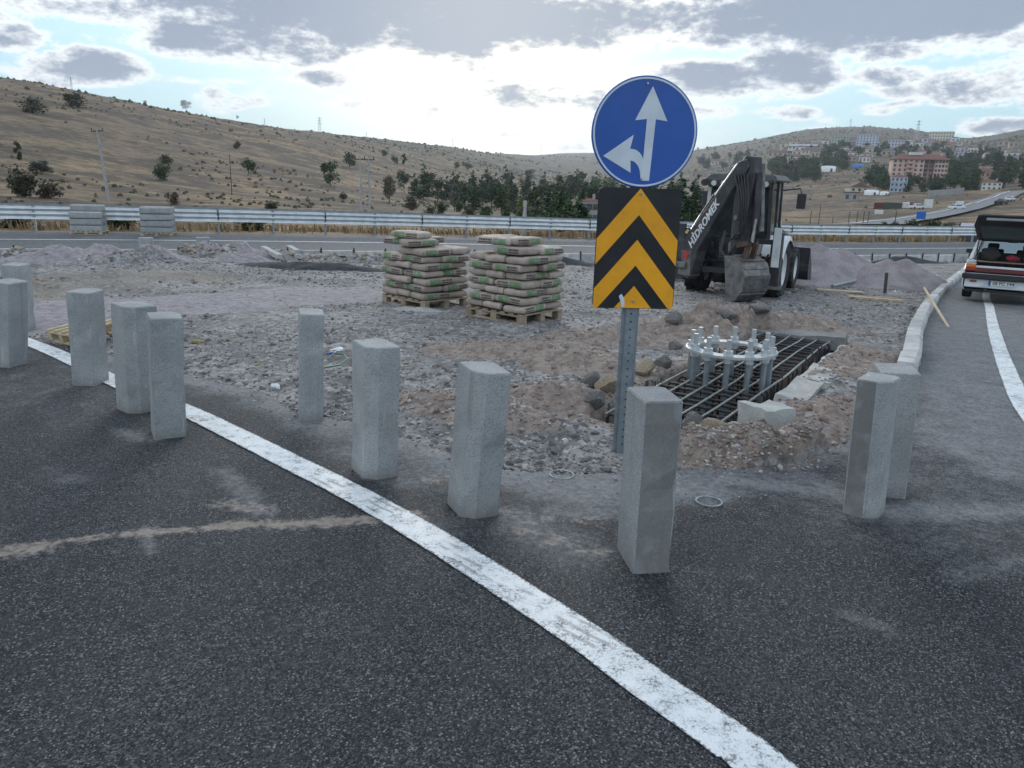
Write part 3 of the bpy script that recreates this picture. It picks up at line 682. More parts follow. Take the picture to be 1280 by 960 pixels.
def build_sign():
    b = gp(777, 566); ax = axis_at(b, 805, 166); lean = math.atan2(ax.x, ax.z); zs = ax.length/1.0
    t = thing('traffic_sign', 'blue round straight-or-left sign above a yellow and black chevron board on a steel post', 'traffic sign', b)
    t.rotation_euler = (0, lean, R(4))
    dz = ax.z; pm = pxm(b+Vector((0, 0, 1.2)))
    zd = axis_at(b, 804, 166).z; rd = 64/pm
    z0 = axis_at(b, 790, 385).z; z1 = axis_at(b, 796, 235).z
    # omega-section post
    prof = [(-.055, .0), (-.055, .004), (-.036, .004), (-.030, .036), (.030, .036), (.036, .004), (.055, .004), (.055, .0), (.033, .0), (.027, .032), (-.027, .032), (-.033, .0)]
    mb = MB(); mb.prism(prof, -.25, zd+.12, lambda u, v, w: (u, -v+.036, w)); post = mb.build('post', GALV, t)
    mb = MB()
    for k in range(40): mb.cyl((0, -.0015, .06+k*.05), (0, 1, 0), .005, .004, 8)
    mb.build('post_holes', pmat('hole_dark', (.02, .022, .025), None, .8), post)['kind'] = 'stuff'
    # disc
    mb = MB(); mb.lathe([(0, -.0), (rd*.985, -.0), (rd, .004), (rd, .016), (rd*.98, .016), (rd*.975, .004), (0, .004)], 64, 'Y', (0, -.020, zd)); disc = mb.build('round_plate', [BLUE], t, smooth=True)
    mb = MB(); mb.lathe([(rd*.94, -.0012), (rd*.972, -.0012), (rd*.972, .0006), (rd*.94, .0006)], 64, 'Y', (0, -.0205, zd), closed=True); mb.build('white_rim', SWHITE, disc)
    s = rd/66.0          # picture-pixel units of the plate
    def pc(pts): return [((x-804)*s, (166-y)*s+zd) for x, y in pts]
    mb = MB(); outline(mb, pc([(810, 112), (831, 152), (816.5, 150), (813.5, 223), (803.5, 223), (805.5, 150), (791, 152)]), -.0225, -.0205); mb.build('arrow_ahead', SWHITE, disc)
    mb = MB(); outline(mb, pc([(754, 195), (790.5, 169), (787, 185.5), (791, 185.8), (795, 186.8), (799, 189.5), (802, 193), (804.2, 197.5), (804, 222.8), (802.6, 222.5), (802, 216.5), (800.6, 210), (798, 205), (794.5, 201.5), (791.5, 200), (788.5, 199.3), (789.5, 214)]), -.0223, -.0203); mb.build('arrow_left', SWHITE, disc)
    for dzb in (rd*.86, -rd*.84):
        mb = MB(); mb.cyl((-.003, -.024, zd+dzb), (0, 1, 0), .007, .008, 6); mb.build('bolt', BOLT, disc)
    # chevron board
    hw = 51.5/pm; hh = (z1-z0)/2; zc = (z0+z1)/2; c = .028
    rect = [(-hw+c, zc-hh), (hw-c, zc-hh), (hw-c*.3, zc-hh+c*.3), (hw, zc-hh+c), (hw, zc+hh-c), (hw-c*.3, zc+hh-c*.3), (hw-c, zc+hh), (-hw+c, zc+hh), (-hw+c*.3, zc+hh-c*.3), (-hw, zc+hh-c), (-hw, zc-hh+c), (-hw+c*.3, zc-hh+c*.3)]
    mb = MB(); outline(mb, rect, -.020, -.016); bd = mb.build('chevron_plate', SBLACK, t)
    T = zc+hh; u = 2*hh/150.0
    k = 1.19         # slope of the stripes
    def stripe(z_top, th):
        e = hw-.004; zb = zc-hh+.003; lo = z_top-k*hw-th
        if lo > zb: return [(0, z_top), (e, z_top-k*hw), (e, lo), (0, z_top-th), (-e, lo), (-e, z_top-k*hw)]
        xi = (z_top-th-zb)/k
        return [(0, z_top), (e, z_top-k*hw), (e, zb), (xi, zb), (0, z_top-th), (-xi, zb), (-e, zb), (-e, z_top-k*hw)]
    th = 32*u
    mb = MB(); outline(mb, stripe(T-.002, th), -.0225, -.0200); mb.build('yellow_stripe', SYEL, bd)
    mb = MB(); outline(mb, stripe(T-63*u, th), -.0225, -.0200); mb.build('yellow_stripe', SYEL, bd)
    zt = T-121*u; hb = (zt-(zc-hh)-.002)/k
    mb = MB(); outline(mb, [(0, zt), (hb, zc-hh+.003), (-hb, zc-hh+.003)], -.0225, -.0200); mb.build('yellow_stripe', SYEL, bd)
    for zz in (T-.035, zc-hh+.045):
        mb = MB(); mb.cyl((0, -.025, zz), (0, 1, 0), .009, .008, 6); mb.build('bolt', BOLT, bd)
    # scraped bare corner
    mb = MB(); outline(mb, [(-.30*hw, zc-hh+.09), (-.22*hw, zc-hh+.06), (-.20*hw, zc-hh+.015), (-.27*hw, zc-hh+.004), (-.31*hw, zc-hh+.045), (-.36*hw, zc-hh+.075)], -.0232, -.0224)
    mb.build('scraped_patch', SWHITE, bd)
    for dzc in (zd+.1, zd-.12, zc+.2, zc-.2):
        mb = MB(); mb.box((0, .012, dzc), (.14, .060, .03)); mb.build('clamp', GALV, t)
build_sign()

# ------------------------------------------------------------------ kerbs
KERB = pmat('kerb_concrete', (.50, .50, .48), (.40, .405, .395), .85, scale=4, fine=.12, bump=.25, bscale=70, rand=.2, dirt=((.22, .21, .20), 5, .5))
DARKST = pmat('dark_steel', (.035, .037, .040), (.06, .055, .05), .6, .6, scale=10)
def kerb_mesh(L, w, h, seed):
    r = random.Random(seed); mb = MB()
    prof = [(-w/2, -.25), (w/2, -.25), (w/2, h-.05), (w/2-.035, h), (-w/2+.01, h), (-w/2, h-.01)]
    mb.prism([(u+r.uniform(-.002, .002), v+r.uniform(-.003, .003)) for u, v in prof], -L/2, L/2, lambda u, v, q: (u, q, v))
    return mb.mesh('kerb_stone', [KERB], bevel=.006)
def build_ramp_kerb():
    t = thing('kerb', '', 'kerb'); del t['label'], t['category']; struct(t)
    ms = [kerb_mesh(.60, .19, .15, i) for i in range(5)]
    pts = [Vector(p).to_3d() for p in [(3.72, 7.12), (4.22, 7.98), (5.80, 10.93), (7.75, 14.38), (10.35, 18.73), (14.55, 25.28), (21.9, 36.4)]]
    P = [pts[0]*2-pts[1]]+pts+[pts[-1]*2-pts[-2]]; path = []
    for i in range(1, len(P)-2):
        for k in range(60):
            u = k/60; a, b, c, d = P[i-1], P[i], P[i+1], P[i+2]; path.append(.5*((2*b)+(c-a)*u+(2*a-5*b+4*c-d)*u*u+(3*b-a-3*c+d)*u**3))
    acc = 0; i = 0
    for p, q in zip(path, path[1:]):
        acc += (q-p).length
        if acc > .63:
            acc = 0; d = (q-p).normalized()
            o = link('kerb_stone', ms[i % 5], t, (p.x+random.uniform(-.008, .008), p.y, gz(p.x, p.y)+random.uniform(-.006, .006)), (random.uniform(-.008, .008), random.uniform(-.01, .01), -math.atan2(d.x, d.y)+random.uniform(-.012, .012))); i += 1
build_ramp_kerb()
def build_highway_kerb():
    t = thing('kerb', '', 'kerb'); del t['label'], t['category']; struct(t)
    ms = [kerb_mesh(.985, .16, .09, 20+i) for i in range(4)]
    mb = MB(); mb.box((0, 0, .0), (.035, .03, .50)); mb.box((0, .02, .17), (.07, .05, .03)); sm = mb.mesh('stake', [DARKST])
    s = -31.0; i = 0
    rz = math.atan2(HW_T.y, HW_T.x)-math.pi/2
    while s < 24.8:
        p = hw_pt(s, -.12); link('kerb_stone', ms[i % 4], t, p+Vector((0, 0, random.uniform(-.008, .008))), (0, 0, rz+math.pi+random.uniform(-.01, .01)))
        q = hw_pt(s+.5, -.235); link('stake', sm, t, (q.x, q.y, q.z-.06), (random.uniform(-.05, .05), random.uniform(-.05, .05), rz+math.pi/2))
        s += 1.0; i += 1
build_highway_kerb()

# ------------------------------------------------------------------ guard rail
def build_guardrail():
    o0 = hw_pt(0, 7.4)
    t = thing('guardrail', 'long galvanised steel guardrail with double waves along the highway', 'guardrail', o0)
    ang = math.atan2(HW_T.y, HW_T.x)
    # wave section (v = height, u = offset towards the road)
    pr = []
    for k in range(25):
        v = k/24; pr.append((.030*math.cos(v*math.pi*2*3)*-1, .44+v*.52))
    for s in range(-44, 104, 4):
        a = hw_pt(s-.06, 7.4)-o0; b = hw_pt(s+4.06, 7.4)-o0; mb = MB()
        rows = []
        for p in (a, (a+b)/2, b):
            rows.append([p-HW_N*(.09+u*-1)+Vector((0, 0, v)) for u, v in pr])
        mb.sheet(rows); mb.sheet([[p+HW_N*.004 for p in r_] for r_ in rows]); mb.build('beam', GALV_L, t, smooth='full', recalc=False)
    mb = MB(); mb.box((0, 0, .30), (.06, .12, 1.10)); mb.box((0, -.075, .70), (.09, .06, .40)); pm_ = mb.mesh('rail_post', [GALV])
    for s in range(-44, 105, 2):
        p = hw_pt(s, 7.42)-o0; link('rail_post', pm_, t, p, (0, 0, ang))
    mb = MB(); mb.box((0, 0, .13), (.035, .03, .30)); jm = mb.mesh('splice_plate', [DARKST])
    for s in range(-44, 105, 4): link('splice_plate', jm, t, hw_pt(s, 7.29)-o0+Vector((0, 0, .56)), (0, 0, ang))
build_guardrail()

# ------------------------------------------------------------------ foundation: reinforcement cage and anchor ring
REBAR = pmat('rebar_steel', (.040, .044, .050), (.065, .060, .058), .6, .55, scale=30, bump=.4, bscale=160)
REBAR_L = pmat('rebar_bright', (.34, .35, .34), (.24, .24, .23), .5, .6, scale=30, bump=.3, bscale=160)
ZINC = pmat('zinc_plate', (.55, .57, .58), (.46, .48, .49), .42, .6, scale=9)
def pit(u, v, z): return PIT_N+PIT_U*u+PIT_V*v+Vector((0, 0, z))
def build_cage():
    b = pit(PIT_LEN/2, PIT_W/2, 0); b.z = gz(b.x, b.y)
    t = thing('rebar_cage', 'dark steel reinforcement cage lying in the foundation pit', 'rebar cage', b)
    L = lambda u, v, z: pit(u, v, z)-Vector((b.x, b.y, 0))
    zt = lambda u: -.02*u+.06
    def rod(pts, r, m=REBAR): mb = MB(); mb.tube(pts, r, 6); mb.build('rebar', m, t, smooth='full')
    rnd = random.Random(3)
    n = 30
    for i in range(n):                       # closed stirrups across
        u = .04+i*(PIT_LEN-.08)/(n-1)+rnd.uniform(-.015, .015); w0 = .02+rnd.uniform(-.02, .02); w1 = PIT_W-.02+rnd.uniform(-.03, .05); z = zt(u)+rnd.uniform(-.008, .008)
        rod([L(u, w0, -.75), L(u, w0, z-.03), L(u, w0+.03, z), L(u, w1-.03, z), L(u, w1, z-.03), L(u, w1, -.75)], .0115)
        if i % 2 == 0: rod([L(u, w0, -.72), L(u, w1, -.72)], .009)
    for k, v in enumerate((.02, .18, .34, .50, .67, .82)):    # long bars
        r_ = .010; pts = [L(u, v+.012*math.sin(u*2+k), zt(u)+.02+.004*math.sin(u*5+k)) for u in np.linspace(-.02, PIT_LEN, 14)]
        rod(pts, r_, REBAR_L)
        rod([p-Vector((0, 0, .70)) for p in pts], r_)
    for z in (-.22, -.46):
        for v in (.0, PIT_W): rod([L(0, v, z), L(PIT_LEN, v, z)], .009)
    for i in range(16):                      # upright starter ends
        u = rnd.uniform(0, PIT_LEN); v = rnd.choice([0.0, .01, PIT_W, PIT_W+.02]); rod([L(u, v, -.5), L(u, v, zt(u)+rnd.uniform(.05, .12))], .008)
    for v in (.02, .05, .08): rod([L(-.03, v, -.6), L(-.03, v, .12)], .012)
def build_ring():
    c = pit(1.74, .40, 0); d = ray(919, 437); k = c.y/d.y; zr_ = CAM_H+d.z*k
    t = thing('anchor_bolt_cage', 'galvanised ring plate with a circle of tall anchor bolts above the rebar cage', 'anchor bolts', (c.x, c.y, zr_-1.0))
    Rr = .392
    mb = MB(); mb.lathe([(Rr-.105, .99), (Rr+.012, .99), (Rr+.012, 1.012), (Rr-.105, 1.012)], 56, closed=True); mb.build('ring_plate', ZINC, t, smooth=True)
    mb = MB(); mb.lathe([(Rr-.10, .10), (Rr+.01, .10), (Rr+.01, .115), (Rr-.10, .115)], 56, closed=True); mb.build('ring_plate', REBAR, t, smooth=True)
    for i in range(12):
        a = 2*math.pi*(i+.35)/12; x, y = (Rr-.045)*math.cos(a), (Rr-.045)*math.sin(a)
        mb = MB(); mb.tube([(x, y, -.08), (x, y, 1.150)], .022, 10); bo = mb.build('anchor_bolt', ZINC, t, smooth=True)
        for z in (.968, 1.034):
            mb = MB(); mb.tube([(x, y, z-.022), (x, y, z+.022)], .040, 6); mb.build('nut', GALV_L, bo)
        mb = MB(); mb.tube([(x, y, 1.013), (x, y, 1.019)], .046, 12); mb.build('washer', GALV_L, bo)
        mb = MB(); mb.tube([(x, y, 0), (x, y, .95)], .026, 8); mb.build('sleeve', GALV, bo, smooth=True)
build_cage(); build_ring()

# ------------------------------------------------------------------ boulders and broken concrete round the pit
ROCK_G = pmat('rock_grey', (.20, .195, .185), (.115, .112, .108), .9, scale=7, bump=.6, bscale=25, rand=.15)
ROCK_T = pmat('rock_tan', (.36, .30, .215), (.25, .20, .15), .9, scale=7, bump=.5, bscale=25, rand=.1)
def rock_mesh(seed, flat=.75, n=2, rough=.30):
    bm = bmesh.new(); bmesh.ops.create_icosphere(bm, subdivisions=n, radius=1.0); r = random.Random(seed); off = Vector((r.uniform(0, 50), r.uniform(0, 50), r.uniform(0, 50)))
    cuts = [(Vector((r.uniform(-1, 1), r.uniform(-1, 1), r.uniform(-.6, 1))).normalized(), r.uniform(.55, .85)) for _ in range(7)]
    for v in bm.verts:
        c = v.co.copy(); c *= 1+rough*mnoise.noise(c*1.3+off)+.5*rough*mnoise.noise(c*3+off)
        for nrm, d in cuts:
            e = c.dot(nrm)-d
            if e > 0: c -= nrm*e*.85
        c.z *= flat; v.co = c
    me = bpy.data.meshes.new('rock'); bm.to_mesh(me); bm.free()
    return me
def boulder(px, py, wpx, hpx, mat, label, seed, lift=.45):
    p = gp(px, py); s = pxm(p); me = rock_mesh(seed, 1.0, 3); me.materials.append(mat)
    me.polygons.foreach_set('use_smooth', [True]*len(me.polygons)); me.set_sharp_from_angle(angle=R(28))
    o = link('boulder', me, None, (p.x, p.y, max(site_z(p.x, p.y), gz(p.x, p.y)-.04)+hpx/s*min(lift, .9)*.5), (0, 0, seed*1.7), (wpx/s/2*1.1, wpx/s/2*.95, hpx/s/2*1.1))
    tag(o, label, 'boulder', 'boulders round the foundation pit')
boulder(868, 540, 34, 32, ROCK_G, 'dark grey angular boulder beside the tan boulder', 1, 1.5)
boulder(893, 543, 42, 30, ROCK_T, 'rounded tan boulder at the front corner of the pit', 2, 1.5)
boulder(924, 541, 26, 14, ROCK_T, 'small flat tan stone next to the rounded tan boulder', 3, 1.5)
boulder(744, 512, 26, 24, ROCK_G, 'grey stone heaped left of the sign post', 4, 1.1)
boulder(756, 497, 32, 26, ROCK_T, 'brownish stone wedged behind the sign post', 5, 1.1)
boulder(738, 492, 26, 22, ROCK_G, 'grey block on the spoil heap left of the sign', 6, 1.1)
boulder(762, 486, 34, 14, ROCK_G, 'flat slab of stone behind the sign post', 7, 1.1)
boulder(845, 436, 20, 14, ROCK_G, 'grey stone at the far left rim of the pit', 8)
boulder(872, 428, 24, 16, ROCK_T, 'tan stone on the spoil behind the ring plate', 9)
boulder(905, 421, 26, 14, ROCK_G, 'grey stone on the spoil directly behind the anchor ring', 10)
boulder(945, 421, 26, 14, ROCK_G, 'grey stone lying between anchor ring and concrete slab', 11)
boulder(842, 420, 26, 16, ROCK_G, 'large weathered stone on the red spoil bank', 12)
boulder(805, 470, 24, 18, ROCK_T, 'yellowish stone at the left end of the cage', 13, 1.1)
boulder(828, 462, 22, 18, ROCK_G, 'grey stone inside the left pit edge', 14)
PALE = pmat('pale_concrete', (.47, .48, .46), (.36, .37, .36), .9, scale=6, fine=.12, bump=.4, bscale=40, dirt=((.26, .23, .20), 4, .5))
def lump(name, c, dims, rz, seed, label, cat, mat=PALE, group=None):
    r = random.Random(seed); mb = MB(); mb.box((0, 0, dims[2]/2-.04), dims)
    me = mb.mesh(name, [mat]); bm = bmesh.new(); bm.from_mesh(me)
    bmesh.ops.subdivide_edges(bm, edges=bm.edges, cuts=3, use_grid_fill=True)
    for v in bm.verts: v.co += Vector((mnoise.noise(v.co*6+Vector((seed*3.1, 0, 0))), mnoise.noise(v.co*6+Vector((0, seed*5.3, 9))), mnoise.noise(v.co*6+Vector((4, seed*2.3, 0)))))*.035
    bm.to_mesh(me); bm.free(); me.polygons.foreach_set('use_smooth', [True]*len(me.polygons)); me.set_sharp_from_angle(angle=R(35))
    o = link(name, me, None, (c.x, c.y, c.z), (r.uniform(-.05, .05), r.uniform(-.05, .05), rz)); tag(o, label, cat, group)
prz = math.atan2(PIT_U.y, PIT_U.x)
p = pit(.42, -.26, 0); p.z = site_z(p.x, p.y)+.02; lump('concrete_block', p, (.30, .26, .20), prz-.5, 3, 'squared pale concrete block at the near right corner of the pit', 'concrete block')
p = pit(.85, -.20, 0); p.z = gz(p.x, p.y)-.02; lump('concrete_block', p, (.28, .2, .12), prz-.4, 5, 'low pale concrete block behind the squared one', 'concrete block')
for k, (u, w, l) in enumerate([(1.75, .24, .8), (2.65, .30, .85), (3.5, .26, .75), (4.2, .22, .6)]):
    p = pit(u, -.24, 0); p.z = gz(p.x, p.y)-.05; lump('concrete_strip', p, (l, w, .13), prz, 11+k, ['spilled concrete strip nearest the two concrete blocks', 'widest spilled concrete strip along the cage', 'spilled concrete strip beyond the widest one', 'short spilled concrete strip beside the grey slab'][k], 'concrete', group='concrete spilled along the cage')
p = pit(PIT_LEN+.12, .40, 0); p.z = gz(p.x, p.y)
lump('concrete_slab', p, (.30, 1.05, .16), prz, 31, 'grey concrete slab closing the far end of the cage', 'concrete slab', CONC_S)

# ------------------------------------------------------------------ pallets and cement bags
WOOD = pmat('pallet_wood', (.36, .285, .20), (.25, .195, .14), .85, scale=9, fine=.15, bump=.3, bscale=40, rand=.15)
WOODY = pmat('fresh_wood', (.50, .41, .28), (.40, .32, .21), .8, scale=9, fine=.12, bump=.25, rand=.12)
def bag_material():
    m = bpy.data.materials.new('cement_bag_paper'); m.use_nodes = True; g = NT(m.node_tree)
    v = g.n('ShaderNodeTexCoord').outputs['Object']; x, y, z = g.sep(v); oi = g.n('ShaderNodeObjectInfo').outputs['Random']
    vr = g.vmath('ADD', v, g.comb(g.math('MULTIPLY', oi, 31.0), g.math('MULTIPLY', oi, 57.0), 0.0))
    n = g.noise(vr, 7.0, 5, .6); n2 = g.noise(vr, 40.0, 3, .6)
    paper = g.mix(g.ss(n, .35, .65), (.405, .342, .295), (.310, .258, .222))
    paper = g.mix(g.math('MULTIPLY', g.ss(n2, .5, .7), .3), paper, (.45, .42, .38))
    side = g.ss(g.math('ABSOLUTE', y), .15, .17)
    def band(s, a, b): return g.math('MULTIPLY', g.ss(s, a-.004, a+.004), g.ss(s, b+.004, b-.004))
    zb = band(z, .016, .102)
    grn = g.math('MULTIPLY', g.math('MULTIPLY', band(x, .005, .215), zb), side)
    lines = g.math('MAXIMUM', band(z, .032, .052), band(z, .062, .090))
    tx = g.ss(g.noise(g.vmath('MULTIPLY', vr, (60, 1, 12)), 1.0, 2, .6), .36, .44)
    drk = g.math('MULTIPLY', g.math('MULTIPLY', g.math('MULTIPLY', band(x, -.235, -.02), lines), side), g.math('ADD', g.math('MULTIPLY', tx, .5), .4))
    lgt = g.math('MULTIPLY', g.math('MULTIPLY', g.math('MULTIPLY', band(x, .03, .10), band(z, .04, .078)), side), .18)
    wear = g.ss(g.noise(vr, 18.0, 4, .7), .30, .45)
    col = g.mix(g.math('MULTIPLY', grn, g.math('MULTIPLY', wear, .88)), paper, (.115, .215, .105))
    col = g.mix(lgt, col, (.5, .5, .45))
    col = g.mix(g.math('MULTIPLY', drk, wear), col, (.055, .05, .05))
    hs = g.n('ShaderNodeHueSaturation', inp={'Value': g.math('MULTIPLY_ADD', oi, .28, .86), 'Color': col})
    bp = g.n('ShaderNodeBump', inp={'Strength': .5, 'Distance': .02, 'Height': g.noise(vr, 11.0, 5, .65)})
    b = g.n('ShaderNodeBsdfPrincipled', inp={'Base Color': hs.outputs[0], 'Roughness': .78, 'Specular IOR Level': .3, 'Normal': bp.outputs[0]})
    o = g.n('ShaderNodeOutputMaterial'); g.t.links.new(b.outputs[0], o.inputs[0]); return m
BAGM = bag_material()
def bag_mesh(seed, top=False):
    nx, ny = 14, 10; Lx, Ly, H = .575, .385, .118; off = Vector((seed*7.3, seed*3.1, 0)); mb = MB(); T = []; B = []
    prof = lambda q: .56+.44*max(0.0, 1-abs(q)**9)**.5
    for i in range(nx+1):
        u = math.sin(math.pi/2*(i/nx*2-1)); rt = []; rb = []
        for j in range(ny+1):
            v = math.sin(math.pi/2*(j/ny*2-1))
            e = min(prof(u), prof(v)); pil = .87+.13*(1-u*u)*(1-v*v)
            nz = mnoise.noise(Vector((u*1.5, v*1.5, 0))+off)*.012+mnoise.noise(Vector((u*4, v*4, 5))+off)*.005
            x = u*Lx/2*(1-.03*abs(v)**4)+mnoise.noise(Vector((v*2, 3, u))+off)*.010; y = v*Ly/2*(1-.05*abs(u)**6)+mnoise.noise(Vector((u*2, 9, v))+off)*.010
            rt.append((x, y, H/2+(H/2)*e*pil+nz*e)); rb.append((x, y, H/2-(H/2)*e*pil*.97))
        T.append(rt); B.append(rb)
    mb.sheet(T); mb.sheet([list(reversed(r_)) for r_ in B])
    rim = lambda G: [G[0][j] for j in range(ny+1)]+[G[i][ny] for i in range(1, nx+1)]+[G[nx][j] for j in range(ny-1, -1, -1)]+[G[i][0] for i in range(nx-1, 0, -1)]
    rt, rb = rim(T), rim(B); n = len(rt)
    mid = []
    for k in range(n):
        m_ = (Vector(rt[k])+Vector(rb[k]))/2; m_.x *= 1.025; m_.y *= 1.035; mid.append(tuple(m_))
    mb.add(rt+mid+rb, [(k, (k+1) % n, n+(k+1) % n, n+k) for k in range(n)]+[(n+k, n+(k+1) % n, 2*n+(k+1) % n, 2*n+k) for k in range(n)])
    me = mb.mesh('cement_bag', [BAGM], recalc=False)
    bm = bmesh.new(); bm.from_mesh(me); bmesh.ops.remove_doubles(bm, verts=bm.verts, dist=.0008); bmesh.ops.recalc_face_normals(bm, faces=bm.faces); bm.to_mesh(me); bm.free()
    me.polygons.foreach_set('use_smooth', [True]*len(me.polygons)); me.set_sharp_from_angle(angle=R(50)); return me
BAGS = [bag_mesh(i) for i in range(6)]
def build_pallet(loc, rz, label, L=1.2, W=1.0, mat=WOOD, lean=(0, 0), h=.144):
    t = thing('pallet', label, 'pallet', loc, rz, 'wooden pallets'); t.rotation_euler = (lean[0], lean[1], rz)
    rnd = random.Random(label)
    def brd(name, c, d, m=mat):
        mb = MB(); mb.box((0, 0, 0), d); mb.build(name, m, t, bevel=.004, loc=c, rot=(0, 0, rnd.uniform(-.008, .008)))
    n = 7 if L > 1 else 4
    for i in range(n): brd('deck_board', ((i-(n-1)/2)*(L-.10)/(n-1), 0, h-.011), (.095, W, .022))
    for y in (-W/2+.05, 0, W/2-.05):
        brd('stringer_board', (0, y, h-.034), (L, .095, .022))
        for x in (-L/2+.06, 0, L/2-.06): brd('block', (x, y, .022+(h-.067)/2), (.11, .095, h-.067))
        brd('base_board', (0, y, .011), (L, .095, .022))
    return t
def cement_stack(corner, d1, d2, L, W, layers, toplist, which, seed):
    """corner: near corner; d1 along the left-hand side, d2 along the right-hand side"""
    rnd = random.Random(seed); d1 = Vector(d1).to_3d().normalized(); d2 = Vector((-d1.y, d1.x, 0))
    if d2.dot(Vector(d2)) and d2.x < 0: d2 = -d2
    c = Vector(corner)+d1*L/2+d2*W/2; z0 = gz(c.x, c.y)+.01
    rz = math.atan2(d1.y, d1.x)
    build_pallet((c.x, c.y, z0), rz, 'worn wooden pallet under the %s of cement bags' % which, L, W)
    Hb = .1075; count = 0
    bl, bw = .53, .352
    def bag(u, v, lay, rot, lab=None, tilt=0.0, dz=0.0):
        nonlocal count
        p = c+d1*(u+rnd.uniform(-.035, .035))+d2*(v+rnd.uniform(-.035, .035)); z = z0+.146+lay*Hb+rnd.uniform(-.004, .004)+dz
        o = link('cement_bag', BAGS[rnd.randrange(6)], None, (p.x, p.y, z), (rnd.uniform(-.03, .03)+tilt, rnd.uniform(-.03, .03), rz+rot+rnd.choice((0, math.pi))+rnd.uniform(-.09, .09)), (.905, .905, .955))
        tag(o, lab or 'cement bag, %s layer, %s, %s' % (('first', 'second', 'third', 'fourth', 'fifth', 'sixth', 'seventh', 'eighth', 'ninth')[lay], 'crosswise in a row of three' if abs(rot-math.pi/2) < .01 else ('lengthwise in a pair' if rot == 0 else 'loose on top'), which), 'cement bag', 'cement bags in the %s' % which); count += 1
    for lay in range(layers):
        sg = 1 if lay % 2 == 0 else -1
        for k in (-1, 0, 1):
            if lay == layers-1 and k == 1: continue
            bag(k*bw*1.01, sg*(-W/2+bl/2), lay, math.pi/2)
        for k in (-.5, .5):
            if lay >= layers-1 and k > 0: continue
            bag(k*bl, sg*(W/2-bw/2), lay, 0.0)
    for (u, v, lay, rot, lab) in toplist: bag(u, v, lay, rot, lab, dz=.012)
pa = gp(578, 394); pb = gp(653, 406); pc_ = gp(700, 401)
cement_stack((pb.x, pb.y, 0), (pa.x-pb.x, pa.y-pb.y), None, 1.08, .86, 8, [(.10, -.28, 8, .25, 'fat cement bag lying alone on top of the nearer stack'), (.36, .02, 8, 1.3, None), (-.12, -.02, 8, 1.5, None)], 'stack nearer the sign', 4)
pa = gp(472, 377); pb = gp(531, 388)
cement_stack((pb.x, pb.y, 0), (pa.x-pb.x, pa.y-pb.y), None, 1.08, .86, 7, [(.25, -.25, 7, .1, None), (-.15, -.22, 7, 1.2, None), (.05, -.22, 8, .4, 'cement bag crowning the farther stack'), (.2, .2, 7, 1.5, None)], 'stack farther from the sign', 9)

# loose pallet of fresh timber by the white line
p = gp(110, 427); build_pallet((p.x, p.y, gz(p.x, p.y)+.04), R(-44), 'loose fresh timber pallet lying behind the upright kerb stones', .85, .50, WOODY, lean=(R(9), R(-6)))

# ------------------------------------------------------------------ kerb stones stacked on the highway shoulder
def kerb_stack(px, py, rows, cols, rz, which):
    p = gp(px, py); z0 = -float(hwD(p.x)); ca, sa = math.cos(rz), math.sin(rz)
    build_pallet((p.x, p.y, z0), rz, 'low wooden pallet under the %s' % which, 1.05, .95, WOODY, h=.10)
    me = [kerb_slab(i) for i in range(3)]; rnd = random.Random(px)
    for j in range(rows):
        for i in range(cols):
            if which.startswith('stepped') and j == rows-1 and i < 2: continue
            u = (i-(cols-1)/2)*.155; w = rnd.uniform(-.015, .015)
            o = link('stacked_kerb_stone', me[rnd.randrange(3)], None, (p.x+ca*w-sa*u, p.y+sa*w+ca*u, z0+.101+j*.222), (0, rnd.uniform(-.006, .006), rz+rnd.uniform(-.012, .012)))
            tag(o, 'grey kerb stone in the %s row of the %s on the shoulder' % (('bottom', 'second', 'third', 'top')[j], which), 'kerb stone', 'kerb stones in the %s' % which)
def kerb_slab(i):
    mb = MB(); mb.prism([(-.07, 0), (.07, 0), (.07, .219), (.02, .219), (-.07, .185)], -.5, .5, lambda u, v, w: (w, u, v)); return mb.mesh('stacked_kerb_stone', [CONC], bevel=.006)
kerb_stack(112, 292, 4, 5, R(14), 'stepped stack'); kerb_stack(199, 294, 4, 6, R(14), 'full square stack')
# two kerb stones stood in front of the highway kerb
for (px, py, lab) in [(184, 316, 'lone upright kerb stone by the highway kerb beside white rags'), (255, 316, 'lone upright kerb stone behind the yellow rubble heap')]:
    p = gp(px, py); mb = MB(); mb.box((0, 0, .30), (.36, .16, .72)); o = mb.build('kerb_stone_post', CONC, bevel=.012, loc=(p.x, p.y, site_z(p.x, p.y)), rot=(R(4), 0, R(20))); tag(o, lab, 'kerb stone', 'kerb stones by the highway kerb')

# ------------------------------------------------------------------ backhoe loader
PAINTK = pmat('machine_black', (.030, .032, .038), (.045, .046, .050), .45, scale=3, fine=.08, dirt=((.13, .12, .11), 4, .45))
CREAM = pmat('machine_cream', (.52, .52, .47), (.44, .44, .40), .5, scale=3, dirt=((.25, .23, .2), 5, .4))
TYRE = pmat('tyre_rubber', (.022, .022, .024), (.055, .052, .048), .85, scale=5, bump=.3, bscale=40)
GLASS = pmat('tinted_glass', (.10, .14, .14), (.12, .16, .16), .06, scale=2, spec=.6, trans=.75)
STEELW = pmat('worn_steel', (.20, .20, .20), (.11, .105, .10), .5, .5, scale=6, fine=.15, dirt=((.28, .26, .24), 5, .6), bump=.3, bscale=30)
CHROME = pmat('chrome_rod', (.75, .76, .76), (.65, .66, .66), .2, .95)
MWHITE = pmat('machine_white', (.70, .72, .73), (.60, .62, .63), .4, scale=3, dirt=((.35, .33, .3), 5, .4))
RUST = pmat('rusty_link', (.13, .085, .06), (.07, .055, .045), .75, .3, scale=8)
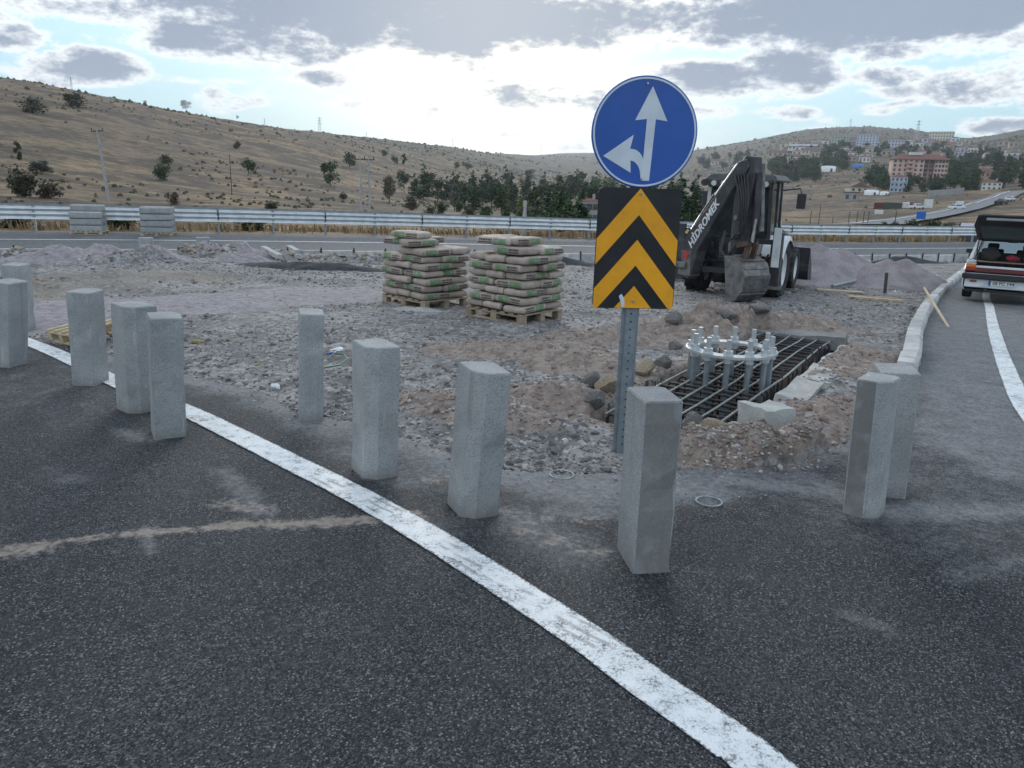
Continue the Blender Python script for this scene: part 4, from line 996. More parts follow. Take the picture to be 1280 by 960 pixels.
LAMP = pmat('lamp_glass', (.60, .60, .52), (.5, .5, .45), .15, scale=8)
REDP = pmat('red_paint', (.45, .05, .05), (.38, .045, .045), .5)
HOSE = pmat('hose_rubber', (.022, .022, .024), (.05, .05, .05), .5)
def text_mesh(s, size, mat, name, depth=.002, align='CENTER', shear=0.0, bold=0.0):
    cu = bpy.data.curves.new(name, 'FONT'); cu.body = s; cu.size = size; cu.extrude = depth; cu.align_x = align; cu.align_y = 'CENTER'; cu.shear = shear; cu.offset = bold; cu.resolution_u = 3
    ob = bpy.data.objects.new(name, cu); COL.objects.link(ob)
    dg = bpy.context.evaluated_depsgraph_get(); me = bpy.data.meshes.new_from_object(ob.evaluated_get(dg)); COL.objects.unlink(ob); bpy.data.objects.remove(ob)
    me.materials.clear(); me.materials.append(mat); return me
def wheel(parent, c, r, w, rim_mat, lugs=18, name='wheel'):
    h = bpy.data.objects.new(name, None); COL.objects.link(h); h.parent = parent; h.location = c; h.empty_display_size = .1
    mb = MB(); mb.lathe([(r*.58, -w*.42), (r*.66, -w*.5), (r*.90, -w*.5), (r*.965, -w*.40), (r*.975, 0), (r*.965, w*.40), (r*.90, w*.5), (r*.66, w*.5), (r*.58, w*.42)], 36, 'X')
    for k in range(lugs):
        for sgn in (-1, 1):
            a = 2*math.pi*(k+(.5 if sgn > 0 else 0))/lugs
            m = Matrix.Rotation(a, 3, 'X'); p = m @ Vector((sgn*w*.24, 0, r*.975)); mb.box(p, (w*.46, r*.09, r*.07), m @ Matrix.Rotation(sgn*.5, 3, 'Z'))
    mb.build('tyre', TYRE, h, smooth=True)
    mb = MB(); mb.lathe([(0, w*.18), (r*.20, w*.18), (r*.24, w*.10), (r*.48, w*.14), (r*.56, w*.40), (r*.60, w*.42), (r*.60, -w*.42), (r*.56, -w*.40), (r*.48, -w*.14), (r*.24, -w*.10), (r*.20, -w*.18), (0, -w*.18)], 28, 'X'); mb.build('rim', rim_mat, h, smooth=True)
def build_backhoe():
    PSI = R(28); p = gp(917, 366)
    S = .96
    t = thing('backhoe_loader', 'black and cream backhoe loader parked with its digging arm folded', 'backhoe loader', (p.x, p.y, gz(p.x, p.y)-.02), -PSI); t.scale = (S, S, S)
    for sx in (-1, 1):
        wheel(t, (sx*.86, 0, .64), .65, .44, MWHITE); wheel(t, (sx*.84, 2.12, .50), .51, .34, MWHITE, 16)
    def part(name, mat, f, bevel=.0, smooth=False, parent=t):
        mb = MB(); f(mb); return mb.build(name, mat, parent, bevel=bevel, smooth=smooth)
    part('chassis', PAINTK, lambda m: (m.box((0, .9, .72), (.75, 3.2, .38)), m.box((0, 0, .64), (1.3, .26, .26)), m.box((0, 2.12, .5), (1.3, .2, .2))))
    part('engine_hood', CREAM, lambda m: m.box((0, 2.0, 1.28), (.86, 1.75, .72)), .06)
    part('exhaust', PAINTK, lambda m: m.tube([(.3, 1.7, 1.6), (.3, 1.7, 2.35)], .045, 10))
    part('cab_base', CREAM, lambda m: m.box((0, .42, 1.12), (1.42, 1.5, .34)), .03)
    # cab frame
    zr_, zb = 2.52, 1.28
    cor = [(-.70, -.32), (.70, -.32), (-.70, .38), (.70, .38), (-.66, 1.10), (.66, 1.10)]
    for i, (x, y) in enumerate(cor):
        tx = x*.94; ty = y*.96+(-.06 if i < 2 else 0)
        part('cab_pillar', CREAM if i in (0,) else PAINTK, lambda m: m.beam((x, y, zb), (tx, ty, zr_), .075, .085, (0, 1, 0)))
    part('cab_roof', PAINTK, lambda m: (m.box((0, .40, 2.60), (1.58, 1.80, .15), taper=.90)), .04)
    part('roof_lip', PAINTK, lambda m: m.box((0, -.44, 2.53), (1.50, .14, .10)), .02)
    for name, v in [('rear_window', [(-.64, -.33, 1.32), (.64, -.33, 1.32), (.60, -.385, 2.50), (-.60, -.385, 2.50)]), ('windscreen', [(-.62, 1.11, 1.32), (.62, 1.11, 1.32), (.58, 1.06, 2.5), (-.58, 1.06, 2.5)]),
                    ('side_window', [(.705, -.28, 1.32), (.705, .34, 1.32), (.665, .34, 2.5), (.665, -.33, 2.5)]), ('side_window', [(.70, .42, 1.0), (.67, 1.06, 1.0), (.635, 1.04, 2.5), (.665, .42, 2.5)]),
                    ('side_window', [(-.705, -.28, 1.32), (-.705, .34, 1.32), (-.665, .34, 2.5), (-.665, -.33, 2.5)]), ('side_window', [(-.70, .42, 1.0), (-.67, 1.06, 1.0), (-.635, 1.04, 2.5), (-.665, .42, 2.5)])]:
        nv = (Vector(v[1])-Vector(v[0])).cross(Vector(v[3])-Vector(v[0])).normalized()*.006
        part(name, GLASS, lambda m: m.add([Vector(a)-nv for a in v]+[Vector(a)+nv for a in v], [(0, 1, 2, 3), (7, 6, 5, 4), (0, 4, 5, 1), (1, 5, 6, 2), (2, 6, 7, 3), (3, 7, 4, 0)]))
    part('seat', HOSE, lambda m: (m.box((0, .35, 1.45), (.5, .5, .12)), m.box((0, .12, 1.8), (.48, .12, .7))), .03)
    lb = part('lamp_bar', PAINTK, lambda m: m.box((-.42, -.50, 2.47), (.52, .08, .16)), .02)
    for x in (-.55, -.34): part('work_lamp', LAMP, lambda m: m.cyl((x, -.545, 2.47), (0, 1, 0), .058, .03, 14), parent=lb)
    lb = part('lamp_bar', PAINTK, lambda m: m.box((.46, -.50, 2.47), (.42, .08, .16)), .02)
    for x in (.40, .57): part('work_lamp', LAMP, lambda m: m.cyl((x, -.545, 2.47), (0, 1, 0), .058, .03, 14), parent=lb)
    part('work_lamp', PAINTK, lambda m: m.cyl((-.80, -.35, 2.48), (0, 1, 0), .075, .14, 12))
    for sx in (-1, 1):
        part('mirror_arm', PAINTK, lambda m: m.tube([(sx*.68, 1.0, 2.35), (sx*1.05, 1.05, 2.40), (sx*1.1, 1.05, 2.25)], .018, 6))
        part('mirror', PAINTK, lambda m: m.box((sx*1.1, 1.05, 2.12), (.20, .05, .34)), .015)
        part('indicator', LAMP, lambda m: m.box((sx*.92, .75, 1.42), (.08, .05, .08)), .01)
        # rear fenders, white, over the big wheels
        def fend(m):
            rows = []
            for k in range(11):
                a = R(20+k*13.5); rows.append([(sx*.64, .74*math.cos(a), .66+.72*math.sin(a)), (sx*1.10, .74*math.cos(a), .66+.72*math.sin(a)), (sx*1.12, .73*math.cos(a), .60+.70*math.sin(a))])
            m.sheet(rows); m.sheet([[(x_, y_*.97, z_-.02) for x_, y_, z_ in r_] for r_ in rows])
        part('fender', MWHITE, fend, smooth='full')
        # stabiliser legs
        st = part('stabiliser', PAINTK, lambda m: m.box((sx*1.02, -.92, .92), (.20, .20, 1.15)), .015)
        part('stabiliser_ram', MWHITE if sx > 0 else PAINTK, lambda m: m.box((sx*1.02, -1.05, 1.18), (.15, .06, .82)), parent=st)
        part('stabiliser_foot', STEELW, lambda m: m.box((sx*1.02, -.92, .33), (.30, .30, .06)), parent=st)
    # loader arms and front bucket
    for sx in (-1, 1):
        part('loader_arm', PAINTK, lambda m: (m.beam((sx*.52, 1.1, 1.55), (sx*.62, 2.5, 1.1), .12, .24), m.beam((sx*.62, 2.45, 1.15), (sx*.62, 3.0, .45), .12, .22)))
    def lbk(m):
        prof = [(2.95, .95), (2.95, .35), (3.1, .12), (3.75, .06), (3.75, .09), (3.12, .17), (3.0, .38), (3.0, .93)]
        m.prism(prof, -1.17, 1.17, lambda u, v, w: (w, u, v))
        for sx in (-1, 1): m.prism([(2.95, .93), (2.95, .35), (3.1, .12), (3.75, .06), (3.5, .5)], sx*1.17-.015, sx*1.17+.015, lambda u, v, w: (w, u, v))
    part('loader_bucket', PAINTK, lbk)
    # rear slide frame, panel and hoses
    part('slide_frame', PAINTK, lambda m: (m.box((0, -.92, .62), (2.20, .16, .12)), m.box((0, -.92, 1.28), (2.20, .14, .10)), m.box((.95, -.92, .95), (.12, .14, .6)), m.box((-.95, -.92, .95), (.12, .14, .6))))
    part('rear_panel', CREAM, lambda m: m.box((.30, -.62, .98), (.62, .05, .52)), .01)
    part('tank', PAINTK, lambda m: m.box((-.45, -.58, .98), (.7, .12, .55)), .02)
    for k in range(7):
        r = random.Random(k); x0 = -.75+.16*k
        part('hose', HOSE, lambda m: m.tube([(x0, -.66, 1.2), (x0+.05, -.86, 1.0+r.uniform(-.1, .1)), (x0+.25, -.95, .74+r.uniform(-.06, .1)), (x0+.5, -.8, .82), (x0+.6, -.68, 1.0)], .022, 6), smooth='full')
    # digging arm, swung to one side: local frame u (out), v (up), w (towards its lettered face)
    O = Vector((-.80, -1.02, 0)); U = Vector((.83, -.55, 0)).normalized(); W = Vector((U.y, -U.x, 0))
    A = lambda u, v, w=0.0: O+U*(u*.87 if u > 0 else u)+Vector((0, 0, v-.19*max(0, v-.9)))+W*w
    part('king_post', STEELW, lambda m: (m.prism([(-.22, .45), (.22, .45), (.22, 1.05), (-.22, 1.05)], -.16, .16, A), m.prism([(-.30, .62), (.10, .62), (.10, .76), (-.30, .76)], -.24, .24, A)), .02)
    boom_l = [(-.12, .42), (.16, .40), (.30, .62), (.42, 1.05), (.86, 1.75), (1.42, 2.66), (1.78, 3.02), (1.90, 3.22), (1.80, 3.42), (1.55, 3.36), (1.02, 2.72), (.38, 1.92), (-.06, 1.42), (-.18, .85)]
    boom = part('boom', PAINTK, lambda m: m.prism(boom_l, -.13, .15, A), .018)
    ang = math.atan2((2.45-1.15)*.81, .98-.17)
    me = text_mesh('HİDROMEK', .235, MWHITE, 'lettering', .003, shear=.2, bold=.006)
    o = link('lettering', me, boom); f = Matrix((U*math.cos(ang)+Vector((0, 0, math.sin(ang))), -U*math.sin(ang)+Vector((0, 0, math.cos(ang))), W)).transposed().to_4x4(); f.translation = A(.56, 1.76, .1545); o.matrix_local = f
    star = []
    for k in range(10):
        a = R(-12+36*k)+ang*0+math.pi/2; rr = .155 if k % 2 == 0 else .062; star.append((.03+rr*math.cos(a), .93+rr*math.sin(a)))
    part('star_emblem', REDP, lambda m: m.prism(star, .158, .172, A), parent=boom)
    part('yellow_tag', pmat('tag_yellow', (.55, .42, .2)), lambda m: m.prism([(-.02, 1.47), (.06, 1.57), (.0, 1.62), (-.08, 1.52)], .151, .155, A), parent=boom)
    # boom ram with chrome rod above the boom
    part('ram_barrel', PAINTK, lambda m: m.tube([A(.02, 1.62, 0), A(.70, 2.52, 0)], .055, 10), smooth=True)
    part('ram_rod', CHROME, lambda m: m.tube([A(.68, 2.49, 0), A(1.36, 3.30, 0)], .030, 10), smooth=True)
    part('ram_rod', CHROME, lambda m: m.tube([A(-.05, 1.50, .05), A(.30, 2.0, .05)], .022, 8), smooth=True)
    # dipper arm
    dip = [(1.56, 3.30), (1.70, 3.50), (2.00, 3.46), (2.06, 3.1), (1.94, 2.2), (1.84, 1.35), (1.66, 1.05), (1.50, 1.10), (1.46, 1.5), (1.46, 2.4)]
    dp = part('dipper', PAINTK, lambda m: m.prism(dip, -.10, .11, A), .02)
    for (u_, v_) in [(1.60, 3.05), (1.72, 1.6), (1.62, 2.0)]: part('pin', STEELW, lambda m: m.cyl(A(u_, v_, .12), W, .05, .05, 10), parent=dp)
    part('bucket_ram', PAINTK, lambda m: m.tube([A(2.08, 3.05, .0), A(2.10, 2.0, .0)], .065, 10), smooth=True)
    part('bucket_ram_rod', CHROME, lambda m: m.tube([A(2.10, 2.0, .0), A(2.06, 1.42, .0)], .035, 8), smooth=True)
    part('crowd_ram', STEELW, lambda m: m.tube([A(1.98, 3.3, -.14), A(2.16, 1.7, -.14)], .05, 8), smooth=True)
    part('bucket_link', RUST, lambda m: (m.beam(A(1.66, 1.30, .14), A(2.08, 1.40, .14), .05, .10), m.beam(A(1.66, 1.30, -.14), A(2.08, 1.40, -.14), .05, .10)))
    part('bucket_link', RUST, lambda m: (m.beam(A(2.08, 1.40, .10), A(1.98, .90, .10), .05, .12), m.beam(A(2.08, 1.40, -.10), A(1.98, .90, -.10), .05, .12)))
    for k in range(5):
        r = random.Random(k+30)
        part('hose', HOSE, lambda m: m.tube([A(1.5+.1*k, 3.05, .17), A(1.75+.07*k, 2.5, .19), A(1.85+.05*k, 1.75+r.uniform(-.2, .1), .2), A(1.6, 1.45, .18)], .017, 6), smooth='full')
    for k in range(3):
        part('hose', HOSE, lambda m: m.tube([A(1.2, 1.65-.12*k, .05), A(1.35, 1.2-.1*k, .25), A(1.55, 1.0, .22), A(1.75, 1.35, .18)], .025, 6), smooth='full')
    # bucket with ribs and teeth
    outer = [(1.62, 1.06), (1.92, 1.08), (2.22, .92), (2.36, .66), (2.30, .36), (2.10, .16), (1.82, .10)]
    inner = [(1.84, .14), (2.07, .20), (2.25, .38), (2.31, .65), (2.19, .88), (1.90, 1.03), (1.62, 1.02)]
    bk = part('digging_bucket', STEELW, lambda m: (m.prism(outer+inner, -.34, .34, A), m.prism(outer, .325, .352, A), m.prism(outer, -.352, -.325, A)), .006)
    for k in range(6):
        a = k/6; i = 1+a*4; j = int(i); fq = i-j; c0 = Vector(outer[j]).lerp(Vector(outer[j+1]), fq); d = (Vector(outer[j+1])-Vector(outer[j])).normalized(); nrm = Vector((-d.y, d.x)); nrm = nrm if nrm.dot(c0-Vector((1.9, .6))) > 0 else -nrm
        q = [c0+d*.035, c0+d*.035+nrm*.022, c0-d*.035+nrm*.022, c0-d*.035]
        part('wear_rib', STEELW, lambda m: m.prism([tuple(v) for v in q], -.33, .33, A), parent=bk)
    for k in range(5):
        w = -.30+.15*k; part('tooth', STEELW, lambda m: m.prism([(1.90, .16), (1.90, .08), (1.62, .02), (1.62, .05)], w-.03, w+.03, A), parent=bk)
build_backhoe()

# ------------------------------------------------------------------ estate car with raised tailgate
CARW = pmat('car_white', (.74, .77, .79), (.67, .70, .72), .32, scale=1.5, spec=.5, coat=.4, dirt=((.33, .33, .32), 3, .35))
CARK = pmat('car_black_trim', (.020, .021, .023), (.035, .035, .036), .5, scale=5)
CARIN = pmat('car_interior', (.035, .033, .032), (.055, .05, .046), .9, scale=8)
TAN = pmat('parcel_shelf', (.24, .18, .14), (.18, .14, .11), .85)
LRED = pmat('lamp_red', (.42, .035, .025), (.35, .03, .02), .2, spec=.6)
LORA = pmat('lamp_orange', (.70, .22, .04), (.62, .20, .04), .2, spec=.6)
LWHI = pmat('lamp_clear', (.55, .55, .52), (.5, .5, .48), .2)
CARGLASS = pmat('car_glass', (.22, .33, .31), (.24, .35, .33), .04, spec=.5, trans=.92)
DGLASS = pmat('tailgate_glass', (.10, .13, .13), (.11, .14, .145), .08, spec=.6, trans=.35)
PLATEW = pmat('plate_white', (.70, .72, .72), (.64, .66, .66), .4)
PLATEB = pmat('plate_blue', (.03, .09, .38), None, .4)
DRED = pmat('trim_maroon', (.16, .035, .035), (.13, .03, .03), .5)
def build_car():
    p = gp(1255, 381); PSI = R(33.5)
    S = .985
    t = thing('estate_car', 'white estate car with its tailgate raised, parked on the ramp', 'car', (p.x-.10, p.y+.04, gz(p.x, p.y)), -PSI); t.scale = (S,)*3
    def part(name, mat, f, bevel=.0, smooth=False, parent=t):
        mb = MB(); f(mb); return mb.build(name, mat, parent, bevel=bevel, smooth=smooth)
    # lower body shell: side sheets, bonnet, nose, rear valance (rear opening left free)
    st = [(0.0, .76), (.06, .79), (.9, .805), (2.2, .81), (3.6, .79), (4.2, .74), (4.36, .68)]      # (y, half width)
    belt = {0.0: .88, .06: .90, .9: .91, 2.2: .91, 3.6: .84, 4.2: .78, 4.36: .74}
    for sx in (-1, 1):
        rows = []
        for y, w in st:
            zb_ = belt[y]; rows.append([(sx*w*.93, y, .27), (sx*w*.99, y, .36), (sx*w, y, .55), (sx*w*.995, y, .70), (sx*w*.955, y, zb_), (sx*w*.86, y, zb_+.012)])
        part('body_side', CARW, lambda m: m.sheet(rows), smooth='full')
    part('bonnet', CARW, lambda m: m.sheet([[(-.70, 2.95, .92), (0, 2.92, .95), (.70, 2.95, .92)], [(-.68, 3.6, .86), (0, 3.6, .89), (.68, 3.6, .86)], [(-.62, 4.3, .77), (0, 4.32, .79), (.62, 4.3, .77)], [(-.62, 4.38, .42), (0, 4.4, .42), (.62, 4.38, .42)]]))
    part('rear_valance', CARW, lambda m: (m.box((0, .02, .44), (1.46, .06, .21)), m.box((0, .035, .60), (1.48, .05, .10))), .012)
    part('rear_sill', CARW, lambda m: m.box((0, .03, .795), (1.15, .07, .05)), .01)
    part('tail_panel_strip', DRED, lambda m: m.box((0, -.003, .725), (1.13, .05, .075)), .006)
    part('under_floor', CARK, lambda m: m.box((0, 2.1, .26), (1.40, 4.1, .06)))
    part('load_floor', CARIN, lambda m: m.box((0, 1.1, .60), (1.30, 2.0, .04)))
    part('back_seat', CARIN, lambda m: m.box((0, 1.30, .84), (1.25, .14, .42)), .03)
    part('parcel_shelf', TAN, lambda m: m.box((0, .22, .905), (1.22, .30, .022)), .005)
    for sx in (-1, 1):
        lamp = part('tail_lamp', LRED, lambda m: m.box((sx*.655, -.006, .745), (.20, .07, .075)), .006)
        part('lamp_section', LORA, lambda m: m.box((sx*.655, -.006, .815), (.20, .07, .055)), .005, parent=lamp)
        part('lamp_section', LWHI, lambda m: m.box((sx*.655, -.006, .865), (.20, .07, .035)), .005, parent=lamp)
        part('corner_panel', CARW, lambda m: m.box((sx*.665, .03, .915), (.185, .09, .05)), .01)
        part('reflector', LRED, lambda m: m.box((sx*.56, -.035, .475), (.13, .02, .035)), .004)
        part('bumper_end', CARK, lambda m: m.box((sx*.765, .10, .585), (.06, .34, .11)), .015)
        # D pillars lean forward
        part('roof_pillar', CARW, lambda m: m.beam((sx*.70, .03, .92), (sx*.60, .24, 1.36), .06, .13, (0, 1, 0)), .01)
        part('roof_pillar', CARW, lambda m: m.beam((sx*.70, 1.10, .90), (sx*.60, 1.12, 1.38), .045, .07, (0, 1, 0)))
        part('roof_pillar', CARK, lambda m: m.beam((sx*.70, 2.05, .90), (sx*.60, 2.0, 1.38), .045, .07, (0, 1, 0)))
        part('roof_pillar', CARW, lambda m: m.beam((sx*.70, 2.95, .92), (sx*.58, 2.38, 1.38), .05, .06, (0, 1, 0)))
        for (a, b) in ((.14, 1.06), (1.14, 2.02), (2.08, 2.85)):
            part('side_window', CARGLASS, lambda m: m.add([(sx*.70, a, .93), (sx*.70, b, .93), (sx*.612, b-.35*(b > 2.5), 1.34), (sx*.612, a+.1, 1.34)], [(0, 1, 2, 3)]))
        wheel(t, (sx*.69, .88, .31), .31, .19, MWHITE, 0); wheel(t, (sx*.69, 3.4, .31), .31, .19, MWHITE, 0)
        part('door_mirror', CARK, lambda m: m.box((sx*.88, 2.62, .98), (.16, .07, .11)), .02)
        part('head_lamp', LWHI, lambda m: m.box((sx*.5, 4.37, .66), (.28, .05, .16)), .01)
    part('bumper', CARK, lambda m: m.box((0, -.055, .585), (1.52, .12, .115)), .02)
    part('front_bumper', CARK, lambda m: m.box((0, 4.42, .45), (1.5, .12, .12)), .02)
    rf = [[(-.60, y, 1.36-.01*(y < .4)), (-.50, y, 1.405), (0, y, 1.425), (.50, y, 1.405), (.60, y, 1.36-.01*(y < .4))] for y in (.20, .5, 1.2, 2.0, 2.42)]
    part('roof', CARW, lambda m: (m.sheet(rf), m.sheet([[(x, y, z-.03) for x, y, z in r_] for r_ in rf])), smooth='full')
    part('windscreen', CARGLASS, lambda m: m.add([(-.66, 2.98, .93), (.66, 2.98, .93), (.56, 2.42, 1.37), (-.56, 2.42, 1.37)], [(0, 1, 2, 3)]))
    part('rear_mirror', CARK, lambda m: m.box((0, 2.42, 1.27), (.20, .04, .07)), .01)
    for sx in (-.36, .36): part('front_seat', CARIN, lambda m: (m.box((sx, 1.95, .85), (.46, .14, .50)), m.box((sx, 1.95, 1.16), (.24, .10, .14))), .03)
    # number plate
    pl = part('number_plate', PLATEW, lambda m: m.box((0.0, -.035, .455), (.52, .012, .112)), .004)
    part('plate_band', PLATEB, lambda m: m.box((-.238, -.0425, .455), (.042, .004, .106)), parent=pl)
    me = text_mesh('58 FC 194', .098, CARK, 'plate_text', .001, bold=.002); o = link('plate_text', me, pl, (.022, -.0425, .455), (math.pi/2, 0, 0))
    part('exhaust_pipe', CARK, lambda m: m.tube([(-.47, -.06, .27), (-.47, .5, .27)], .03, 10))
    part('tow_eye', CARK, lambda m: m.box((-.30, -.02, .30), (.05, .08, .06)))
    # tailgate, raised: hinge at the rear of the roof
    hg = Vector((0, .21, 1.375)); a = R(36); U = Vector((0, -math.cos(a), math.sin(a))); N_ = Vector((0, math.sin(a), math.cos(a)))
    G = lambda x, s, n=0.0: hg+Vector((x, 0, 0))+U*s+N_*n
    def gate(m):
        def bar(p0, p1, w): m.beam(p0, p1, w, .05, N_)
        bar(G(-.60, .03), G(.60, .03), .07); bar(G(-.58, .03), G(-.66, .55), .09); bar(G(.58, .03), G(.66, .55), .09)
        bar(G(-.66, .55), G(-.60, .92), .12); bar(G(.66, .55), G(.60, .92), .12)
    tg = part('tailgate', CARK, gate)
    part('gate_glass', DGLASS, lambda m: m.prism([(-.57, .06), (.57, .06), (.63, .56), (-.63, .56)], -.006, .006, lambda u, v, w: G(u, v, w)), parent=tg)
    part('gate_skin', CARK, lambda m: m.prism([(-.66, .56), (.66, .56), (.60, .95), (-.60, .95)], -.012, .02, lambda u, v, w: G(u, v, w)), parent=tg)
    part('gate_edge', CARW, lambda m: m.prism([(-.50, .80), (.50, .80), (.49, .87), (-.49, .87)], -.024, -.013, lambda u, v, w: G(u, v, w)), parent=tg)
    part('wiper', CARK, lambda m: m.beam(G(-.1, .50, .02), G(.35, .42, .02), .02, .02), parent=tg)
    for sx in (-1, 1): part('gas_strut', CARK, lambda m: m.tube([(sx*.60, .14, 1.12), G(sx*.585, .30, -.01)], .012, 6), parent=tg)
    M = Matrix.Translation(t.location) @ Matrix.Rotation(-PSI, 4, 'Z') @ Matrix.Scale(S, 4)
    def sack(name, c, dims, mat, label, cat, seed):
        me = rock_mesh(seed, 1.0, 3, .35); me.materials.append(mat); me.polygons.foreach_set('use_smooth', [True]*len(me.polygons))
        o = link(name, me, None, M @ Vector(c), (0, 0, -PSI), dims); tag(o, label, cat)
    sack('bag', (-.32, .40, 1.06), (.20, .16, .16), CARIN, 'black bag lying on the shelf inside the open car', 'bag', 41)
    sack('bag', (.10, .36, 1.0), (.15, .14, .085), pmat('red_cloth', (.32, .03, .06), (.24, .03, .05), .8), 'red bundle on the shelf inside the open car', 'bundle', 43)
    sack('bag', (.42, .38, 1.02), (.16, .14, .12), pmat('dark_cloth', (.05, .045, .05), (.03, .03, .03), .8), 'dark bundle to one side of the red one in the car', 'bundle', 45)
build_car()

# ------------------------------------------------------------------ trees, bushes, grass
def leaf_mat(name, c1, c2):
    return pmat(name, c1, c2, .75, scale=.6, spec=.2, rand=.22, contrast=(.3, .7), detail=3)
L_PINE = leaf_mat('foliage_pine', (.027, .060, .028), (.046, .088, .040)); L_DARK = leaf_mat('foliage_dark', (.034, .064, .026), (.060, .098, .040))
L_MID = leaf_mat('foliage_mid', (.050, .074, .030), (.085, .112, .046)); L_LIGHT = leaf_mat('foliage_light', (.085, .125, .036), (.125, .165, .055))
L_GREY = leaf_mat('foliage_grey', (.085, .095, .070), (.125, .130, .095)); L_BROWN = leaf_mat('foliage_brown', (.075, .062, .040), (.115, .092, .060)); L_OLIVE = leaf_mat('foliage_olive', (.060, .062, .036), (.095, .092, .052))
BARK = pmat('bark', (.085, .068, .052), (.055, .045, .036), .9, scale=6)
def crown_mesh(kind, seed, mat, n=1000):
    r = random.Random(seed); mb = MB(); lobes = []
    if kind == 'pine':
        for k in range(10):
            h = .10+.86*k/9; w = .29*(1-.85*k/9)+.03
            for j in range(3 if k < 7 else 1): a = r.uniform(0, 6.28); lobes += [(w*.55*math.cos(a), w*.55*math.sin(a), h+r.uniform(-.03, .03), w*.75, .085)]*(3 if k < 4 else (2 if k < 7 else 1))
    elif kind == 'round':
        for k in range(11): a = r.uniform(0, 6.28); q = r.uniform(.08, .31); lobes.append((q*math.cos(a), q*math.sin(a), r.uniform(.20, .80), r.uniform(.14, .24), r.uniform(.12, .19)))
        lobes += [(0, 0, .52, .30, .34)]*3
    elif kind == 'tall':
        for k in range(10): a = r.uniform(0, 6.28); h = .12+.80*k/9; q = .10*math.sin(math.pi*min(1, (h-.02)/.95))+.03; lobes.append((q*math.cos(a), q*math.sin(a), h, r.uniform(.09, .15), .12))
    else:
        for k in range(10): a = r.uniform(0, 6.28); q = r.uniform(.08, .42); lobes.append((q*math.cos(a), q*math.sin(a), r.uniform(.12, .74)*(1-.5*q), r.uniform(.18, .28), r.uniform(.16, .26)))
        lobes.append((0, 0, .3, .36, .3))
    for i in range(n):
        lx, ly, lz, lr, lh = r.choice(lobes)
        d = Vector((r.gauss(0, 1), r.gauss(0, 1), r.gauss(0, 1))).normalized()*(r.random()**.42)
        c = Vector((lx+d.x*lr, ly+d.y*lr, max(.03, lz+d.z*lh)))
        s = r.uniform(.024, .052)*(1.0 if kind != 'bush' else 1.25)
        q = Matrix.Rotation(r.uniform(0, 6.28), 3, 'Z') @ Matrix.Rotation(r.uniform(-1.1, 1.1), 3, 'X') @ Matrix.Rotation(r.uniform(0, 6.28), 3, 'Z')
        mb.add([c+q @ Vector(v)*s for v in ((-1, -.5, 0), (.2, -.9, .15), (1.1, .1, 0), (.1, .85, -.15))], [(0, 1, 2, 3)])
    return mb.mesh('crown', [mat], recalc=False)
def trunk_mesh(seed, h=.5, w=.022):
    r = random.Random(seed); mb = MB(); mb.tube([(0, 0, -.04), (r.uniform(-.01, .01), r.uniform(-.01, .01), h*.5), (r.uniform(-.02, .02), r.uniform(-.02, .02), h)], [w, w*.75, w*.35], 6)
    for k in range(5):
        a = r.uniform(0, 6.28); z = h*r.uniform(.45, .85); q = r.uniform(.12, .24); mb.tube([(0, 0, z), (q*.5*math.cos(a), q*.5*math.sin(a), z+.07), (q*math.cos(a), q*math.sin(a), z+.18)], [w*.5, w*.3, w*.12], 5)
    return mb.mesh('trunk', [BARK])
CR = {}
for kind, ms in {'pine': [L_PINE, L_DARK], 'round': [L_DARK, L_MID, L_LIGHT, L_GREY, L_OLIVE, L_BROWN], 'tall': [L_MID, L_DARK], 'bush': [L_BROWN, L_DARK, L_OLIVE, L_MID, L_GREY]}.items():
    for m in ms: CR[kind, m.name] = [crown_mesh(kind, 10*i+len(CR), m) for i in range(3)]
TR = {k: [trunk_mesh(i+j*7, *hw) for i in range(3)] for j, (k, hw) in enumerate({'pine': (.85, .018), 'round': (.50, .022), 'tall': (.85, .014), 'bush': (.25, .016)}.items())}
_tc = random.Random(77)
def tree(name, px, py, hpx, kind, mat, label, cat='tree', wide=1.0, group=None, sink=0.0):
    p = gp(px, py); h = hpx/pxm(p)
    t = thing(name, label, cat, (p.x, p.y, p.z-sink*h), _tc.uniform(0, 6.28), group); i = _tc.randrange(3)
    link('trunk', TR[kind][i], t, scale=(h, h, h)); link('crown', CR[kind, mat.name][i], t, scale=(h*wide, h*wide, h)); return t
